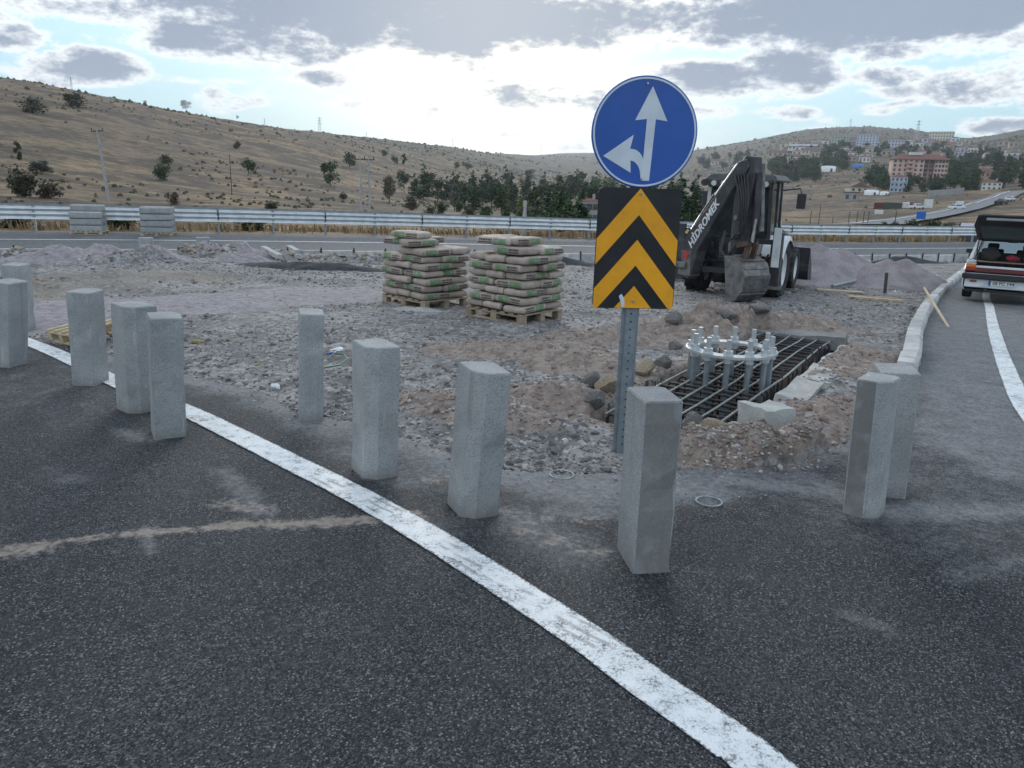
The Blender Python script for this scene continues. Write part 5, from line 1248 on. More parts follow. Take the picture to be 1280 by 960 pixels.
# single trees and shrubs on the dry slope
for a in [('hill_bush', 42, 141, 24, 'bush', L_OLIVE, 'dark bush high on the slope near the hilltop', 1.1), ('hill_bush', 93, 134, 22, 'bush', L_OLIVE, 'spreading low bush just under the skyline pylon', 1.3),
          ('hill_tree', 233, 139, 15, 'round', L_OLIVE, 'lone round tree standing on the skyline of the dry hill', 1.1), ('hill_bush', 28, 246, 50, 'bush', L_OLIVE, 'big straggly olive bush at the foot of the dry hill', .8),
          ('hill_tree', 23, 200, 22, 'tall', L_MID, 'small fresh green tree above the big straggly bush', 1.0), ('hill_bush', 61, 248, 26, 'bush', L_BROWN, 'brown shrub beside the big straggly olive bush', 1.1), ('hill_bush', 50, 216, 22, 'bush', L_GREY, 'greyish shrub on the slope above the brown shrub', 1.3),
          ('hill_bush', 200, 226, 26, 'bush', L_DARK, 'dark shrub below the rock band on the hill', .9), ('hill_bush', 207, 204, 14, 'bush', L_OLIVE, 'small shrub above the dark shrub on the hill', 1.1), ('hill_tree', 311, 219, 25, 'round', L_DARK, 'dark round tree beside the thin wooden pole', .95),
          ('hill_bush', 297, 186, 12, 'bush', L_OLIVE, 'tiny shrub above the thin wooden pole', .9), ('hill_tree', 413, 232, 34, 'round', L_DARK, 'largest round dark tree on the dry hillside', 1.0), ('hill_tree', 437, 209, 22, 'round', L_DARK, 'round tree just uphill of the largest one', .95),
          ('hill_tree', 487, 252, 34, 'round', L_BROWN, 'brownish round tree beside the twin pole', .7), ('hill_tree', 505, 236, 28, 'round', L_DARK, 'dark tree at the near tip of the pine wood', .75), ('hill_tree', 493, 206, 14, 'round', L_DARK, 'small round tree uphill of the pine wood', .9),
          ('hill_tree', 505, 205, 12, 'tall', L_DARK, 'slender small tree uphill of the pine wood', 1.3), ('hill_bush', 215, 256, 22, 'bush', L_BROWN, 'brown shrub rising just behind the guardrail', .8), ('hill_bush', 341, 263, 16, 'bush', L_OLIVE, 'low shrub behind the guardrail below the golden slope', 1.1),
          ('hill_bush', 428, 249, 12, 'bush', L_OLIVE, 'small round shrub under the largest round tree', 1.0), ('hill_tree', 571, 211, 10, 'round', L_DARK, 'small dark tree on the far golden field edge', 1.0), ('hill_tree', 585, 213, 12, 'round', L_DARK, 'dark tree beside the far golden field', 1.2),
          ('hill_tree', 662, 226, 16, 'round', L_DARK, 'broad dark tree in front of the far village field', 1.2), ('hill_tree', 480, 196, 10, 'round', L_DARK, 'small tree high on the grey ridge', 1.0), ('hill_bush', 516, 263, 16, 'bush', L_BROWN, 'brown shrub in front of the pine wood', .7),
          ('hill_bush', 297, 148, 5, 'bush', L_OLIVE, 'tiny bush dotting the skyline of the hill', 1.0), ('hill_bush', 182, 130, 6, 'bush', L_BROWN, 'tiny stunted bush on the hill skyline beside the lone tree', .8)]:
    tree(*a[:7], cat='tree' if 'tree' in a[0] else 'bush', wide=a[7], group='shrubs and trees on the dry hill')
# bushes under the rail
for px, py, h, w, m, lab in [(24, 299, 22, 1.3, L_DARK, 'dark green bush under the guardrail near the stepped stack'), (152, 298, 26, 1.4, L_DARK, 'dark green bush between the two kerb stone stacks'), (318, 300, 20, 1.9, L_DARK, 'wide dark green bush under the guardrail'), (8, 297, 16, 1.2, L_OLIVE, 'olive shrub under the guardrail at the field edge')]:
    p = hw_pt(0, 0); q = ray(px, 292); s_ = 9.6; k = 1.0
    # stand it just behind the rail on that bearing
    best = min((abs(float(hdist(q.x*t_, q.y*t_))-9.3), float(t_)) for t_ in np.linspace(15, 60, 400))[1]; x, y = q.x*best, q.y*best
    hh = h*best/FPX*1.05; t = thing('verge_bush', lab, 'bush', (x, y, gz(x, y)-.05), px*.3, 'bushes on the verge')
    link('trunk', TR['bush'][0], t, scale=hh); link('crown', CR['bush', m.name][px % 3], t, scale=(hh*w, hh*w, hh))
# the wood in the valley
rw = random.Random(5)
wood = [(528, 246, 40), (545, 250, 36), (560, 252, 34), (575, 247, 30), (583, 256, 44), (596, 262, 46), (612, 262, 40), (604, 252, 40), (628, 268, 46), (640, 262, 42), (668, 272, 46), (684, 276, 52), (697, 280, 50), (712, 284, 52), (724, 286, 56), (700, 270, 50),
        (676, 262, 42), (656, 258, 40), (640, 250, 36), (620, 250, 36), (690, 258, 40), (710, 262, 46), (730, 266, 48), (742, 270, 50), (735, 255, 40), (720, 250, 38), (516, 246, 30), (538, 242, 30), (566, 242, 30), (590, 246, 34), (608, 242, 32), (630, 242, 30), (655, 246, 34), (680, 248, 34), (745, 250, 36),
        (760, 262, 44), (775, 270, 50), (790, 262, 40), (812, 266, 44), (836, 270, 48), (852, 280, 56), (862, 286, 58), (846, 262, 40), (870, 264, 44), (888, 258, 34), (905, 254, 30)]
for k, (px, py, h) in enumerate(wood):
    kind = 'pine' if rw.random() < .7 else 'round'; m = rw.choice([L_PINE, L_DARK]) if kind == 'pine' else rw.choice([L_DARK, L_MID, L_DARK])
    tree('valley_tree', px+rw.uniform(-3, 3), py+rw.uniform(-3, 3), h*rw.uniform(.8, 1.05), kind, m, ('tall' if h > 42 else 'shorter')+' dark conical pine crowded in the valley wood' if kind == 'pine' else 'leafy round-crowned tree crowded in the valley wood', wide=1.0 if kind == 'pine' else .85, group='trees of the valley wood')
for k in range(22):
    tree('valley_bush', rw.uniform(515, 760), rw.uniform(258, 284), rw.uniform(14, 24), 'bush', rw.choice([L_DARK, L_DARK, L_OLIVE]), 'bushy undergrowth filling the valley wood', 'bush', wide=1.0, group='undergrowth of the valley wood')
tree('valley_tree', 656, 284, 38, 'round', L_LIGHT, 'bright yellow-green tree in front of the valley wood', wide=.9, group='trees of the valley wood')
tree('valley_tree', 568, 264, 28, 'round', L_GREY, 'pale grey-green tree at the edge of the valley wood', wide=.8, group='trees of the valley wood')
tree('valley_tree', 700, 290, 34, 'bush', L_DARK, 'bushy dark tree low beside the thin pole', wide=.9, group='trees of the valley wood')
for px, py, h, lab in [(712, 248, 28, 'slim lighter poplar above the valley wood'), (726, 246, 30, 'second slim poplar beside the sign'), (698, 246, 26, 'short slim poplar at the left of the poplars')]: tree('poplar', px, py, h, 'tall', L_MID, lab, wide=1.2, group='poplars above the wood')
# scrub on the slopes and straw grass behind the rail: more than anyone could count
def build_scrub():
    r = random.Random(9); u = np.random.RandomState(9); N = 60000; mb = MB()
    px = u.uniform(-60, 1340, N); lr = np.exp(u.uniform(np.log(55), np.log(2800), N)); a = np.arctan((px-640)/FPX); X = lr*np.sin(a); Y = lr*np.cos(a)
    cl = fbm(X, Y, 38., 4, 91)*nss(900, 300, lr)+fbm(X, Y, 150., 4, 92)*nss(300, 900, lr); hd_ = hdist(X, Y); cnt = 0
    for i in range(N):
        x, y, d = float(X[i]), float(Y[i]), float(lr[i])
        if hd_[i] < 12 or (900 < px[i] < 1300 and 100 < d < 560 and r.random() < .88): continue
        if d < 520 and r.random() < .82: continue
        if cl[i] < r.uniform(-.15, .5): continue
        z = gz(x, y); s = (r.uniform(.16, .42) if r.random() < .9 else r.uniform(.5, .85))*(1+d/420); s = min(s, d*.0034)
        a0 = r.uniform(0, 6.28); n = 5; j = lambda: r.uniform(.6, 1.25)
        vs = [(x+s*math.cos(a0+6.28*k/n)*j(), y+s*math.sin(a0+6.28*k/n)*j(), z-.1) for k in range(n)]+[(x+s*.7*math.cos(a0+.6+6.28*k/n)*j(), y+s*.7*math.sin(a0+.6+6.28*k/n)*j(), z+s*r.uniform(.35, .9)) for k in range(n)]+[(x, y, z+s*r.uniform(.7, 1.3))]
        mb.mi = 0 if r.random() < (.7 if d < 500 else .15) else (1 if r.random() < .75 else 2)
        mb.add(vs, [(k, (k+1) % n, n+(k+1) % n, n+k) for k in range(n)]+[(n+k, n+(k+1) % n, 2*n) for k in range(n)]); cnt += 1
        if cnt > 15000: break
    o = mb.build('scrub', [L_BROWN, L_OLIVE, L_DARK], recalc=False); o['label'] = 'low thorny scrub dotting the dry hillsides'; struct(o, 'stuff')
build_scrub()
STRAW = leaf_mat('straw_grass', (.33, .235, .125), (.24, .17, .095))
def build_grass():
    r = random.Random(19); mb = MB()
    for i in range(11000):
        s = r.uniform(-36, 70); h = 7.9+abs(r.gauss(0, 3.2)); p = HW_O+HW_T*s+HW_N*h
        z = gz(p.x, p.y)-.03
        if mnoise.noise(Vector((p.x/3, p.y/3, 1))) < r.uniform(-.5, .3): continue
        L = r.uniform(.18, .42); a = r.uniform(0, 6.28); w = r.uniform(.02, .05); dx, dy = math.cos(a), math.sin(a); b = r.uniform(-.15, .15)
        mb.add([(p.x-dx*w, p.y-dy*w, z), (p.x+dx*w, p.y+dy*w, z), (p.x+dx*w*.3+b, p.y+dy*w*.3+b, z+L), (p.x-dx*w*.8+b*.5, p.y-dy*w+b, z+L*.8)], [(0, 1, 2, 3)])
    o = mb.build('dry_grass', [STRAW], recalc=False); o['label'] = 'straw coloured grass on the verge behind the guardrail'; struct(o, 'stuff')
build_grass()

# ------------------------------------------------------------------ poles and pylons
POLEC = pmat('pole_concrete', (.40, .39, .38), (.32, .31, .30), .85, scale=3); POLEW = pmat('pole_wood', (.10, .085, .07), (.07, .06, .05), .9, scale=4)
def pole(px, py, hpx, label, mat, r0=.14, arm=None, twin=False, lean=0.0):
    p = gp(px, py); h = hpx/pxm(p); t = thing('utility_pole', label, 'utility pole', p); t.rotation_euler = (0, lean, 0)
    for k in ((-.45, .45) if twin else (0,)):
        mb = MB(); mb.tube([(k, 0, -.5), (k, 0, h)], [r0, r0*.6], 8); mb.build('shaft', mat, t, smooth=True)
    if twin:
        for k in range(5): mb = MB(); z = h*(.2+.15*k); mb.beam((-.45, 0, z), (.45, 0, z+.5), .08, .08); mb.build('brace', mat, t)
    if arm:
        mb = MB(); mb.box((0, 0, h-.35), (arm, .12, .12)); ca = mb.build('crossarm', POLEW if mat is POLEC else mat, t)
        for k in (-.45, 0, .45): mb = MB(); mb.tube([(k*arm, 0, h-.30), (k*arm, 0, h-.02)], .05, 6); mb.build('insulator', DARKST, ca)
        if arm == 1.3: mb = MB(); mb.box((.18, 0, h*.78), (.35, .3, .3)); mb.build('switch_box', POLEC, t)
pole(136, 252, 88, 'leaning concrete power pole with crossarm on the dry slope', POLEC, .17, 1.3, lean=R(-3.5)); pole(290, 244, 49, 'thin dark wooden pole on the dry slope', POLEW, .10); pole(457, 268, 70, 'twin concrete pole joined by braces with a crossarm', POLEC, .13, 2.2, True)
pole(655, 296, 44, 'concrete pole in front of the valley wood', POLEC, .13, 1.0); pole(1023, 281, 24, 'thin field pole behind the guardrail beside the backhoe', POLEW, .06); pole(1040, 282, 12, 'short fence pole in the stubble field', POLEW, .06)
def pylon(px, py, hpx, label, arms=3):
    d = ray(px, py); rr = 900.0
    p = gp(px, py+1.5); h = hpx/pxm(p); t = thing('pylon', label, 'pylon', p); w = h*.09; e = max(.07, h*.010)
    for sx in (-1, 1):
        for sy in (-1, 1): mb = MB(); mb.beam((sx*w, sy*w, -1), (sx*w*.12, sy*w*.12, h), e, e, (0, 1, 0)); mb.build('leg', GALV, t)
    for k in range(7):
        z0, z1 = h*k/8, h*(k+1)/8; f0, f1 = w*(1-.88*k/8), w*(1-.88*(k+1)/8); mb = MB(); mb.beam((-f0, -f0, z0), (f1, -f1, z1), e*.7, e*.7, (0, 1, 0)); mb.build('brace', GALV, t)
    for k in range(arms): mb = MB(); z = h*(.94-.14*k); mb.beam((-h*.15, 0, z), (h*.15, 0, z), e*1.4, e*1.4); mb.build('crossarm', GALV, t)
for px, py, h, lab, ar in [(90, 113, 17, 'lattice pylon peeping over the dry hill above the spreading bush', 2), (331, 159, 12, 'small lattice pylon on the hill skyline by the golden slope', 1), (400, 168, 22, 'tall lattice pylon with three arms on the grey ridge', 3), (458, 174, 10, 'tiny lattice pylon on the grey ridge past the tall one', 1), (566, 186, 14, 'lattice pylon near the low end of the grey ridge', 2),
                           (676, 193, 13, 'distant lattice pylon at the valley head', 2), (1062, 162, 14, 'lattice pylon on top of the town hill', 2), (1145, 176, 26, 'big lattice pylon beside the hilltop apartments', 2), (1240, 180, 12, 'lattice pylon on the saddle by the brown hill', 1)]: pylon(px, py, h, lab, ar)

# ------------------------------------------------------------------ the town across the valley
def wallm(name, c, c2=None): return pmat('wall_'+name, c, c2 or tuple(x*.88 for x in c), .85, scale=.5, spec=.2)
W_PINK = wallm('pink', (.60, .41, .34)); W_CREAM = wallm('cream', (.55, .50, .40)); W_WHITE = wallm('white', (.62, .62, .60)); W_BLUE = wallm('pale_blue', (.42, .48, .58)); W_GREEN = wallm('green', (.33, .40, .34)); W_LILAC = wallm('lilac', (.45, .42, .50)); W_GREY = wallm('grey', (.34, .33, .32)); W_TAN = wallm('tan', (.40, .32, .24))
ROOFR = pmat('roof_tile', (.20, .095, .075), (.15, .075, .062), .85, scale=1.2); ROOFB = pmat('roof_brown', (.15, .105, .085), (.12, .085, .07), .85, scale=1.2); ROOFL = pmat('roof_sheet', (.40, .40, .46), (.34, .34, .40), .6, scale=1)
WIN = pmat('window_dark', (.055, .06, .07), (.09, .095, .105), .2, scale=.8, rand=.3); DOORM = pmat('door_brown', (.12, .08, .06))
WINM = {}
def win_mesh(w, h):
    k = (round(w, 1), round(h, 1))
    if k not in WINM: mb = MB(); mb.box((0, 0, 0), (k[0], .12, k[1])); WINM[k] = mb.mesh('window', [WIN])
    return WINM[k]
def house(px, py, wpx, hpx, label, wall, roof='hip', roofm=ROOFR, floors=2, nw=4, rz=0.0, depth=.8, cat='house', name=None, balcony=False):
    """px, py: middle of the foot of the front wall; wpx, hpx: size of the front in the picture"""
    p = gp(px, py); s = pxm(p); w = wpx/s; h = hpx/s; d = w*depth; az = -math.atan2(p.x, p.y)+R(rz)
    t = thing(name or cat.replace(' ', '_'), label, cat, (p.x, p.y, p.z-.3), az, 'buildings of the town'); rh = 0
    if roof == 'hip': rh = min(h*.35, w*.16)
    if roof == 'gable': rh = min(h*.6, w*.3)
    hw = h-rh
    mb = MB(); mb.box((0, d/2, hw/2-1), (w, d, hw+2)); mb.build('wall', wall, t)
    e = w*.04
    if roof == 'hip':
        mb = MB(); mb.add([(-w/2-e, -e, hw), (w/2+e, -e, hw), (w/2+e, d+e, hw), (-w/2-e, d+e, hw), (-w/2+d*.4, d/2, hw+rh), (w/2-d*.4, d/2, hw+rh)], [(0, 1, 5, 4), (1, 2, 5), (2, 3, 4, 5), (3, 0, 4), (3, 2, 1, 0)]); rf = mb.build('roof', roofm, t)
        mb = MB(); mb.box((w*.2, d*.4, hw+rh), (w*.03+.3, w*.03+.3, 1.2)); mb.build('chimney', wall, rf)
    elif roof == 'gable':
        mb = MB(); mb.prism([(-w/2-e, hw), (w/2+e, hw), (0, hw+rh)], -e, d+e, lambda u, v, q: (u, q, v)); mb.build('roof', roofm, t)
    elif roof == 'shed':
        mb = MB(); mb.add([(-w/2-e, -e, hw), (w/2+e, -e, hw), (w/2+e, d+e, hw+w*.12), (-w/2-e, d+e, hw+w*.12), (-w/2-e, -e, hw+.2), (w/2+e, -e, hw+.2), (w/2+e, d+e, hw+w*.12+.2), (-w/2-e, d+e, hw+w*.12+.2)], [(3, 2, 1, 0), (4, 5, 6, 7), (0, 1, 5, 4), (1, 2, 6, 5), (2, 3, 7, 6), (3, 0, 4, 7)]); mb.build('roof', roofm, t)
    else:
        mb = MB(); mb.box((0, d/2, hw+.15), (w+.6, d+.6, .3)); mb.build('roof', roofm, t)
    fh = hw/floors; ww = w/nw
    for f in range(floors):
        for k in range(nw):
            wm = win_mesh(max(.8, ww*.42), max(.8, fh*.48)); link('window', wm, t, (-w/2+ww*(k+.5), -.02, fh*(f+.52)))
        for k in range(2): link('window', win_mesh(max(.8, d*.2), max(.8, fh*.48)), t, (w/2+.02, d*(.3+.4*k), fh*(f+.52)), (0, 0, math.pi/2))
    if balcony:
        for f in range(1, floors):
            for k in (-.28, .3):
                mb = MB(); mb.box((w*k, -.6, fh*f+.4), (w*.16, 1.2, .9)); mb.build('balcony', wall, t)
    return t
# pink apartment block: two wings and a recessed stairwell
def pink_block():
    p = gp(1147, 231); s = pxm(p); az = -math.atan2(p.x, p.y)+R(8); px1 = 1/s
    t = thing('apartment_block', 'pink five-storey apartment block with red roof', 'apartment', (p.x, p.y, p.z-.3), az, 'buildings of the town')
    H = 31/s; x0, x1, x2, x3 = [(v-1147)/s for v in (1115, 1151, 1163, 1178)]; D_ = 16.0
    for name, a, b, off in (('wing', x0, x1, 0.0), ('stairwell', x1, x2, 2.6), ('wing', x2, x3, .6)):
        mb = MB(); mb.box(((a+b)/2, off+(D_-off)/2, H/2-2), (b-a, D_-off, H+4)); wg = mb.build(name, W_PINK if name == 'wing' else wallm('shade_brown', (.34, .20, .17)), t)  # stairwell wall is a darker brown, with the recess shade put into its colour
        n = 6 if b-a > 10 else (2 if name == 'stairwell' else 4)
        for f in range(6):
            for k in range(n): link('window', win_mesh(1.2, 1.4) if name == 'wing' else win_mesh(1.8, 1.6), wg, (a+(b-a)*(k+.5)/n, off-.03, H/6*(f+.55)))
        if name == 'wing' and b-a > 10:
            for f in range(1, 6):
                mb = MB(); mb.box((a+(b-a)*.55, -.6, H/6*f+.6), (3.6, 1.3, 1.0)); mb.build('balcony', wallm('balcony_rose', (.52, .34, .28)), wg)
    mb = MB(); e = .9; mb.add([(x0-e, -e, H), (x3+e, -e, H), (x3+e, D_+e, H), (x0-e, D_+e, H), (x0+5, D_/2, H+3.4), (x3-5, D_/2, H+3.4)], [(0, 1, 5, 4), (1, 2, 5), (2, 3, 4, 5), (3, 0, 4), (3, 2, 1, 0)]); rf = mb.build('roof', ROOFR, t)
    mb = MB(); mb.box(((x1+x0)/2+4, D_/2-1, H+3.4), (7, 4, 1.6)); mb.build('roof_hut', W_WHITE, rf)
pink_block()
for a in [dict(px=1122, py=240, wpx=19, hpx=22, label='pale blue and white house with red roof below the pink block', wall=W_BLUE, floors=3, nw=4, balcony=True),
          dict(px=1049, py=184, wpx=20, hpx=13, label='green and white apartment block under the town hill', wall=W_GREEN, roof='flat', roofm=ROOFL, floors=4, nw=6, cat='apartment'), dict(px=1083, py=184, wpx=25, hpx=15, label='blue and white apartment block under the town hill', wall=W_BLUE, roof='flat', roofm=ROOFL, floors=5, nw=7, cat='apartment'),
          dict(px=1066, py=183, wpx=9, hpx=10, label='narrow lilac block between the green and the blue apartments', wall=W_LILAC, roof='flat', roofm=ROOFB, floors=3, nw=3, cat='apartment'), dict(px=1100, py=184, wpx=10, hpx=9, label='low cream house right of the blue apartments', wall=W_CREAM, floors=2, nw=3),
          dict(px=1119, py=187, wpx=18, hpx=12, label='lilac block with pale top behind the pink block', wall=W_LILAC, roof='flat', roofm=ROOFL, floors=3, nw=5, cat='apartment'), dict(px=1134, py=183, wpx=12, hpx=8, label='small white block beside the lilac one', wall=W_WHITE, roof='flat', roofm=ROOFB, floors=2, nw=4),
          dict(px=1176, py=176, wpx=28, hpx=11, label='long cream apartment block crowning the ridge', wall=W_CREAM, roof='flat', roofm=ROOFL, floors=3, nw=9, cat='apartment'), dict(px=1176, py=185, wpx=34, hpx=8, label='row of low white houses under the ridge apartments', wall=W_WHITE, floors=1, nw=8, depth=.3),
          dict(px=1194, py=178, wpx=9, hpx=7, label='small white house at the end of the ridge', wall=W_WHITE, floors=1, nw=2), dict(px=1150, py=174, wpx=14, hpx=5, label='low cream house near the big pylon', wall=W_CREAM, floors=1, nw=4, depth=.4),
          dict(px=1008, py=187, wpx=44, hpx=7, label='long white hall with lilac sheet roof', wall=W_WHITE, roofm=ROOFL, floors=1, nw=9, depth=.3, cat='hall'), dict(px=1020, py=193, wpx=34, hpx=9, label='long cream house with brown hip roof', wall=W_CREAM, roofm=ROOFB, floors=1, nw=8, depth=.35),
          dict(px=995, py=203, wpx=22, hpx=11, label='cream house with brown roof and lower wing', wall=W_CREAM, roofm=ROOFB, floors=1, nw=4), dict(px=991, py=209, wpx=10, hpx=8, label='small white house below the cream one', wall=W_WHITE, roofm=ROOFB, floors=2, nw=3),
          dict(px=972, py=196, wpx=24, hpx=9, label='house with a broad brown roof near the digging arm', wall=W_TAN, roofm=ROOFB, floors=1, nw=4, depth=.5), dict(px=975, py=203, wpx=16, hpx=7, label='grey house below the broad brown roof', wall=W_GREY, roofm=ROOFB, floors=1, nw=3),
          dict(px=1062, py=201, wpx=16, hpx=8, label='red roofed house left of the blue tarpaulin', wall=W_TAN, floors=1, nw=3), dict(px=1080, py=203, wpx=13, hpx=9, label='red roofed white house right of the blue tarpaulin', wall=W_WHITE, floors=1, nw=3), dict(px=1094, py=196, wpx=10, hpx=7, label='small house hidden among the town trees', wall=W_CREAM, floors=1, nw=2),
          dict(px=1210, py=200, wpx=17, hpx=9, label='white house with lilac roof on the slope of the brown hill', wall=W_WHITE, roofm=ROOFL, floors=2, nw=4), dict(px=1219, py=192, wpx=18, hpx=7, label='row of white terraces above the lilac-roofed house', wall=W_WHITE, roof='flat', roofm=ROOFL, floors=1, nw=5, depth=.4),
          dict(px=1228, py=222, wpx=26, hpx=12, label='pinkish house with a wide red roof', wall=wallm('rose', (.42, .28, .22)), floors=1, nw=5, depth=.6), dict(px=1239, py=237, wpx=22, hpx=13, label='white farmhouse with outbuilding beside the far road', wall=W_WHITE, roofm=ROOFR, floors=2, nw=4), dict(px=1252, py=206, wpx=20, hpx=10, label='brown roofed house at the edge of the tree belt', wall=W_TAN, roofm=ROOFB, floors=1, nw=4),
          dict(px=1272, py=212, wpx=18, hpx=10, label='house with red roof at the far right of the town', wall=W_CREAM, floors=1, nw=3), dict(px=1268, py=196, wpx=18, hpx=8, label='pale house below the brown hill', wall=W_WHITE, roofm=ROOFB, floors=1, nw=3), dict(px=1198, py=214, wpx=10, hpx=12, label='narrow white house among dark trees', wall=W_WHITE, floors=2, nw=2, roof='gable'),
          dict(px=1074, py=240, wpx=22, hpx=13, label='cream gabled farmhouse with brown roof at the field edge', wall=W_CREAM, roof='gable', roofm=ROOFB, floors=1, nw=3, depth=.9, rz=20), dict(px=1063, py=251, wpx=17, hpx=11, label='grey weathered barn below the cream farmhouse', wall=W_GREY, roof='flat', roofm=ROOFB, floors=1, nw=2, cat='barn'),
          dict(px=736, py=276, wpx=24, hpx=30, label='red roofed house half hidden behind the traffic sign', wall=W_GREY, floors=2, nw=3), dict(px=872, py=222, wpx=14, hpx=8, label='brown roofed house on the slope behind the backhoe', wall=W_TAN, roofm=ROOFB, floors=1, nw=3), dict(px=893, py=206, wpx=16, hpx=7, label='long brown roof among trees above the backhoe', wall=W_CREAM, roofm=ROOFB, floors=1, nw=4),
          dict(px=684, py=219, wpx=9, hpx=5, label='tiny white farmhouse in the far valley field', wall=W_WHITE, floors=1, nw=2), dict(px=695, py=217, wpx=12, hpx=4, label='long low farm shed in the far valley field', wall=W_TAN, floors=1, nw=3), dict(px=1216, py=302, wpx=30, hpx=20, label='white shed with a pitched sheet roof beyond the guardrail', wall=W_WHITE, roof='shed', roofm=ROOFL, floors=1, nw=2, cat='shed')]:
    house(**a)
# fill-in houses glimpsed between the trees
rt = random.Random(31)
for k in range(56):
    px = rt.choice([rt.uniform(1125, 1200), rt.uniform(1200, 1275), rt.uniform(1040, 1115), rt.uniform(960, 1040)]); py = rt.uniform(178, 203)
    house(px, py, rt.uniform(9, 15), rt.uniform(6, 9), 'small hillside house glimpsed between the town trees', rt.choice([W_WHITE, W_CREAM, W_TAN, W_LILAC]), roofm=rt.choice([ROOFR, ROOFB]), floors=1, nw=2, rz=rt.uniform(-25, 25))
# tunnel tents, tarpaulin, containers, boards, walls
TENT = pmat('tent_white', (.66, .67, .66), (.58, .59, .58), .6, scale=1); TARP = pmat('tarp_blue', (.03, .16, .48), (.03, .13, .40), .5, scale=1)
def tunnel(px, py, wpx, hpx, label, mat, cat='tent'):
    p = gp(px, py); s = pxm(p); w, h = wpx/s, hpx/s; t = thing('tunnel_tent' if mat is TENT else 'tarpaulin', label, cat, (p.x, p.y, p.z-.1), -math.atan2(p.x, p.y))
    rows = []
    for k in range(9):
        x = -w/2+w*k/8; rows.append([(x, h*1.1*math.cos(R(a))*-1+h, h*math.sin(R(a))*(1-.12*abs(k/4-1)**3)) for a in range(0, 181, 20)])
    mb = MB(); mb.sheet(rows); mb.build('cover', mat, t, smooth='full', recalc=False)
    for rw_, nm in ((rows[0], 'end_wall'), (rows[-1], 'end_wall')): mb = MB(); mb.add(rw_, [tuple(range(len(rw_)))]); mb.build(nm, mat, t)
    mb = MB(); mb.box((w*.22, -h*.08, h*.3), (w*.14, .2, h*.5)); mb.build('opening', WIN, t)
tunnel(1035, 215, 17, 8, 'white tunnel tent at the edge of the town field', TENT); tunnel(1089, 244, 17, 7, 'white tunnel tent beside the cream farmhouse', TENT); tunnel(1105, 244, 10, 5, 'small white tunnel tent by the blue house', TENT); tunnel(1072, 210, 14, 5, 'blue tarpaulin stretched over a heap below the town', TARP, 'tarpaulin')
def crate(name, px, py, wpx, hpx, label, mat, cat, depth=2.4, legs=0):
    p = gp(px, py); s = pxm(p); w, h = wpx/s, hpx/s; t = thing(name, label, cat, (p.x, p.y, p.z-.1), -math.atan2(p.x, p.y))
    z0 = h*.35 if legs else 0
    mb = MB(); mb.box((0, depth/2, z0+(h-z0)/2), (w, depth, h-z0)); b = mb.build('panel' if legs else 'shell', mat, t, bevel=.05)
    if legs:
        for k in (-.35, .35): mb = MB(); mb.box((w*k, depth/2, h*.25), (.12, .12, h*.5+.6)); mb.build('leg', GALV, t)
    else:
        for k in range(6): mb = MB(); mb.box((-w/2+w*(k+.5)/6, -.04, h/2), (w*.03+.05, .08, h*.9)); mb.build('rib', mat, t)
    return t
crate('container', 1098, 261, 11, 8, 'dark red container in the yard below the farmhouse', pmat('box_red', (.16, .04, .04)), 'container'); crate('container', 1115, 261, 21, 8, 'long dark green container beside the red one', pmat('box_dark', (.06, .075, .07)), 'container'); crate('container', 1132, 260, 8, 7, 'white cabin beside the long dark container', TENT, 'cabin')
crate('billboard', 1159, 265, 10, 16, 'tall white billboard on legs beside the far road', TENT, 'billboard', .3, 2); crate('notice_board', 1199, 258, 9, 7, 'small white notice board above the parked white car', TENT, 'board', .2, 2); crate('notice_board', 1098, 270, 10, 8, 'white board standing in the stubble field', TENT, 'board', .2, 2)
crate('road_sign', 1150, 278, 10.5, 14, 'blue road direction sign beyond the guardrail', pmat('sign_far_blue', (.02, .13, .46)), 'road sign', .15, 2); crate('container', 1206, 300, 7, 8, 'red box in front of the white shed', pmat('box_bright_red', (.40, .03, .05)), 'box', 1.2)
# far cars
def far_car(px, py, lpx, label, mat, rz):
    p = gp(px, py); s = pxm(p); L = max(3.8, min(4.6, lpx/s)); t = thing('parked_car', label, 'car', (p.x, p.y, p.z+.12), R(rz), 'cars in the distance')
    mb = MB(); mb.box((0, 0, .62), (L, 1.7, .62)); mb.build('body', mat, t, bevel=.14, seg=2); mb = MB(); mb.box((-.1, 0, 1.16), (L*.52, 1.5, .52), taper=.8); cb = mb.build('cabin', mat, t, bevel=.08)
    mb = MB(); mb.box((-.1, 0, 1.14), (L*.46, 1.54, .34), taper=.84); mb.build('side_glass', WIN, cb); mb = MB(); mb.box((-.1, 0, 1.14), (L*.535, 1.3, .34), taper=.84); mb.build('end_glass', WIN, cb)
    for sx in (-.31, .31):
        for sy in (-.78, .78): mb = MB(); mb.cyl((sx*L, sy, .31), (0, 1, 0), .31, .2, 14); mb.build('wheel', TYRE, t)
far_car(1195, 263, 12, 'white car parked by the far road', CARW, 15); far_car(1146, 262, 9, 'white car in the yard by the billboard', CARW, 5); far_car(1262, 252, 14, 'white van-like car at the bend of the far road', CARW, 40); far_car(1251, 256, 8, 'dark car behind the white one at the bend', pmat('car_dark', (.05, .05, .055), None, .35), 30); far_car(1138, 259, 8, 'red car in the yard beside the white cabin', pmat('car_red', (.30, .04, .04), None, .35), 0); far_car(1178, 237, 9, 'white car before the grey retaining wall', CARW, 0)
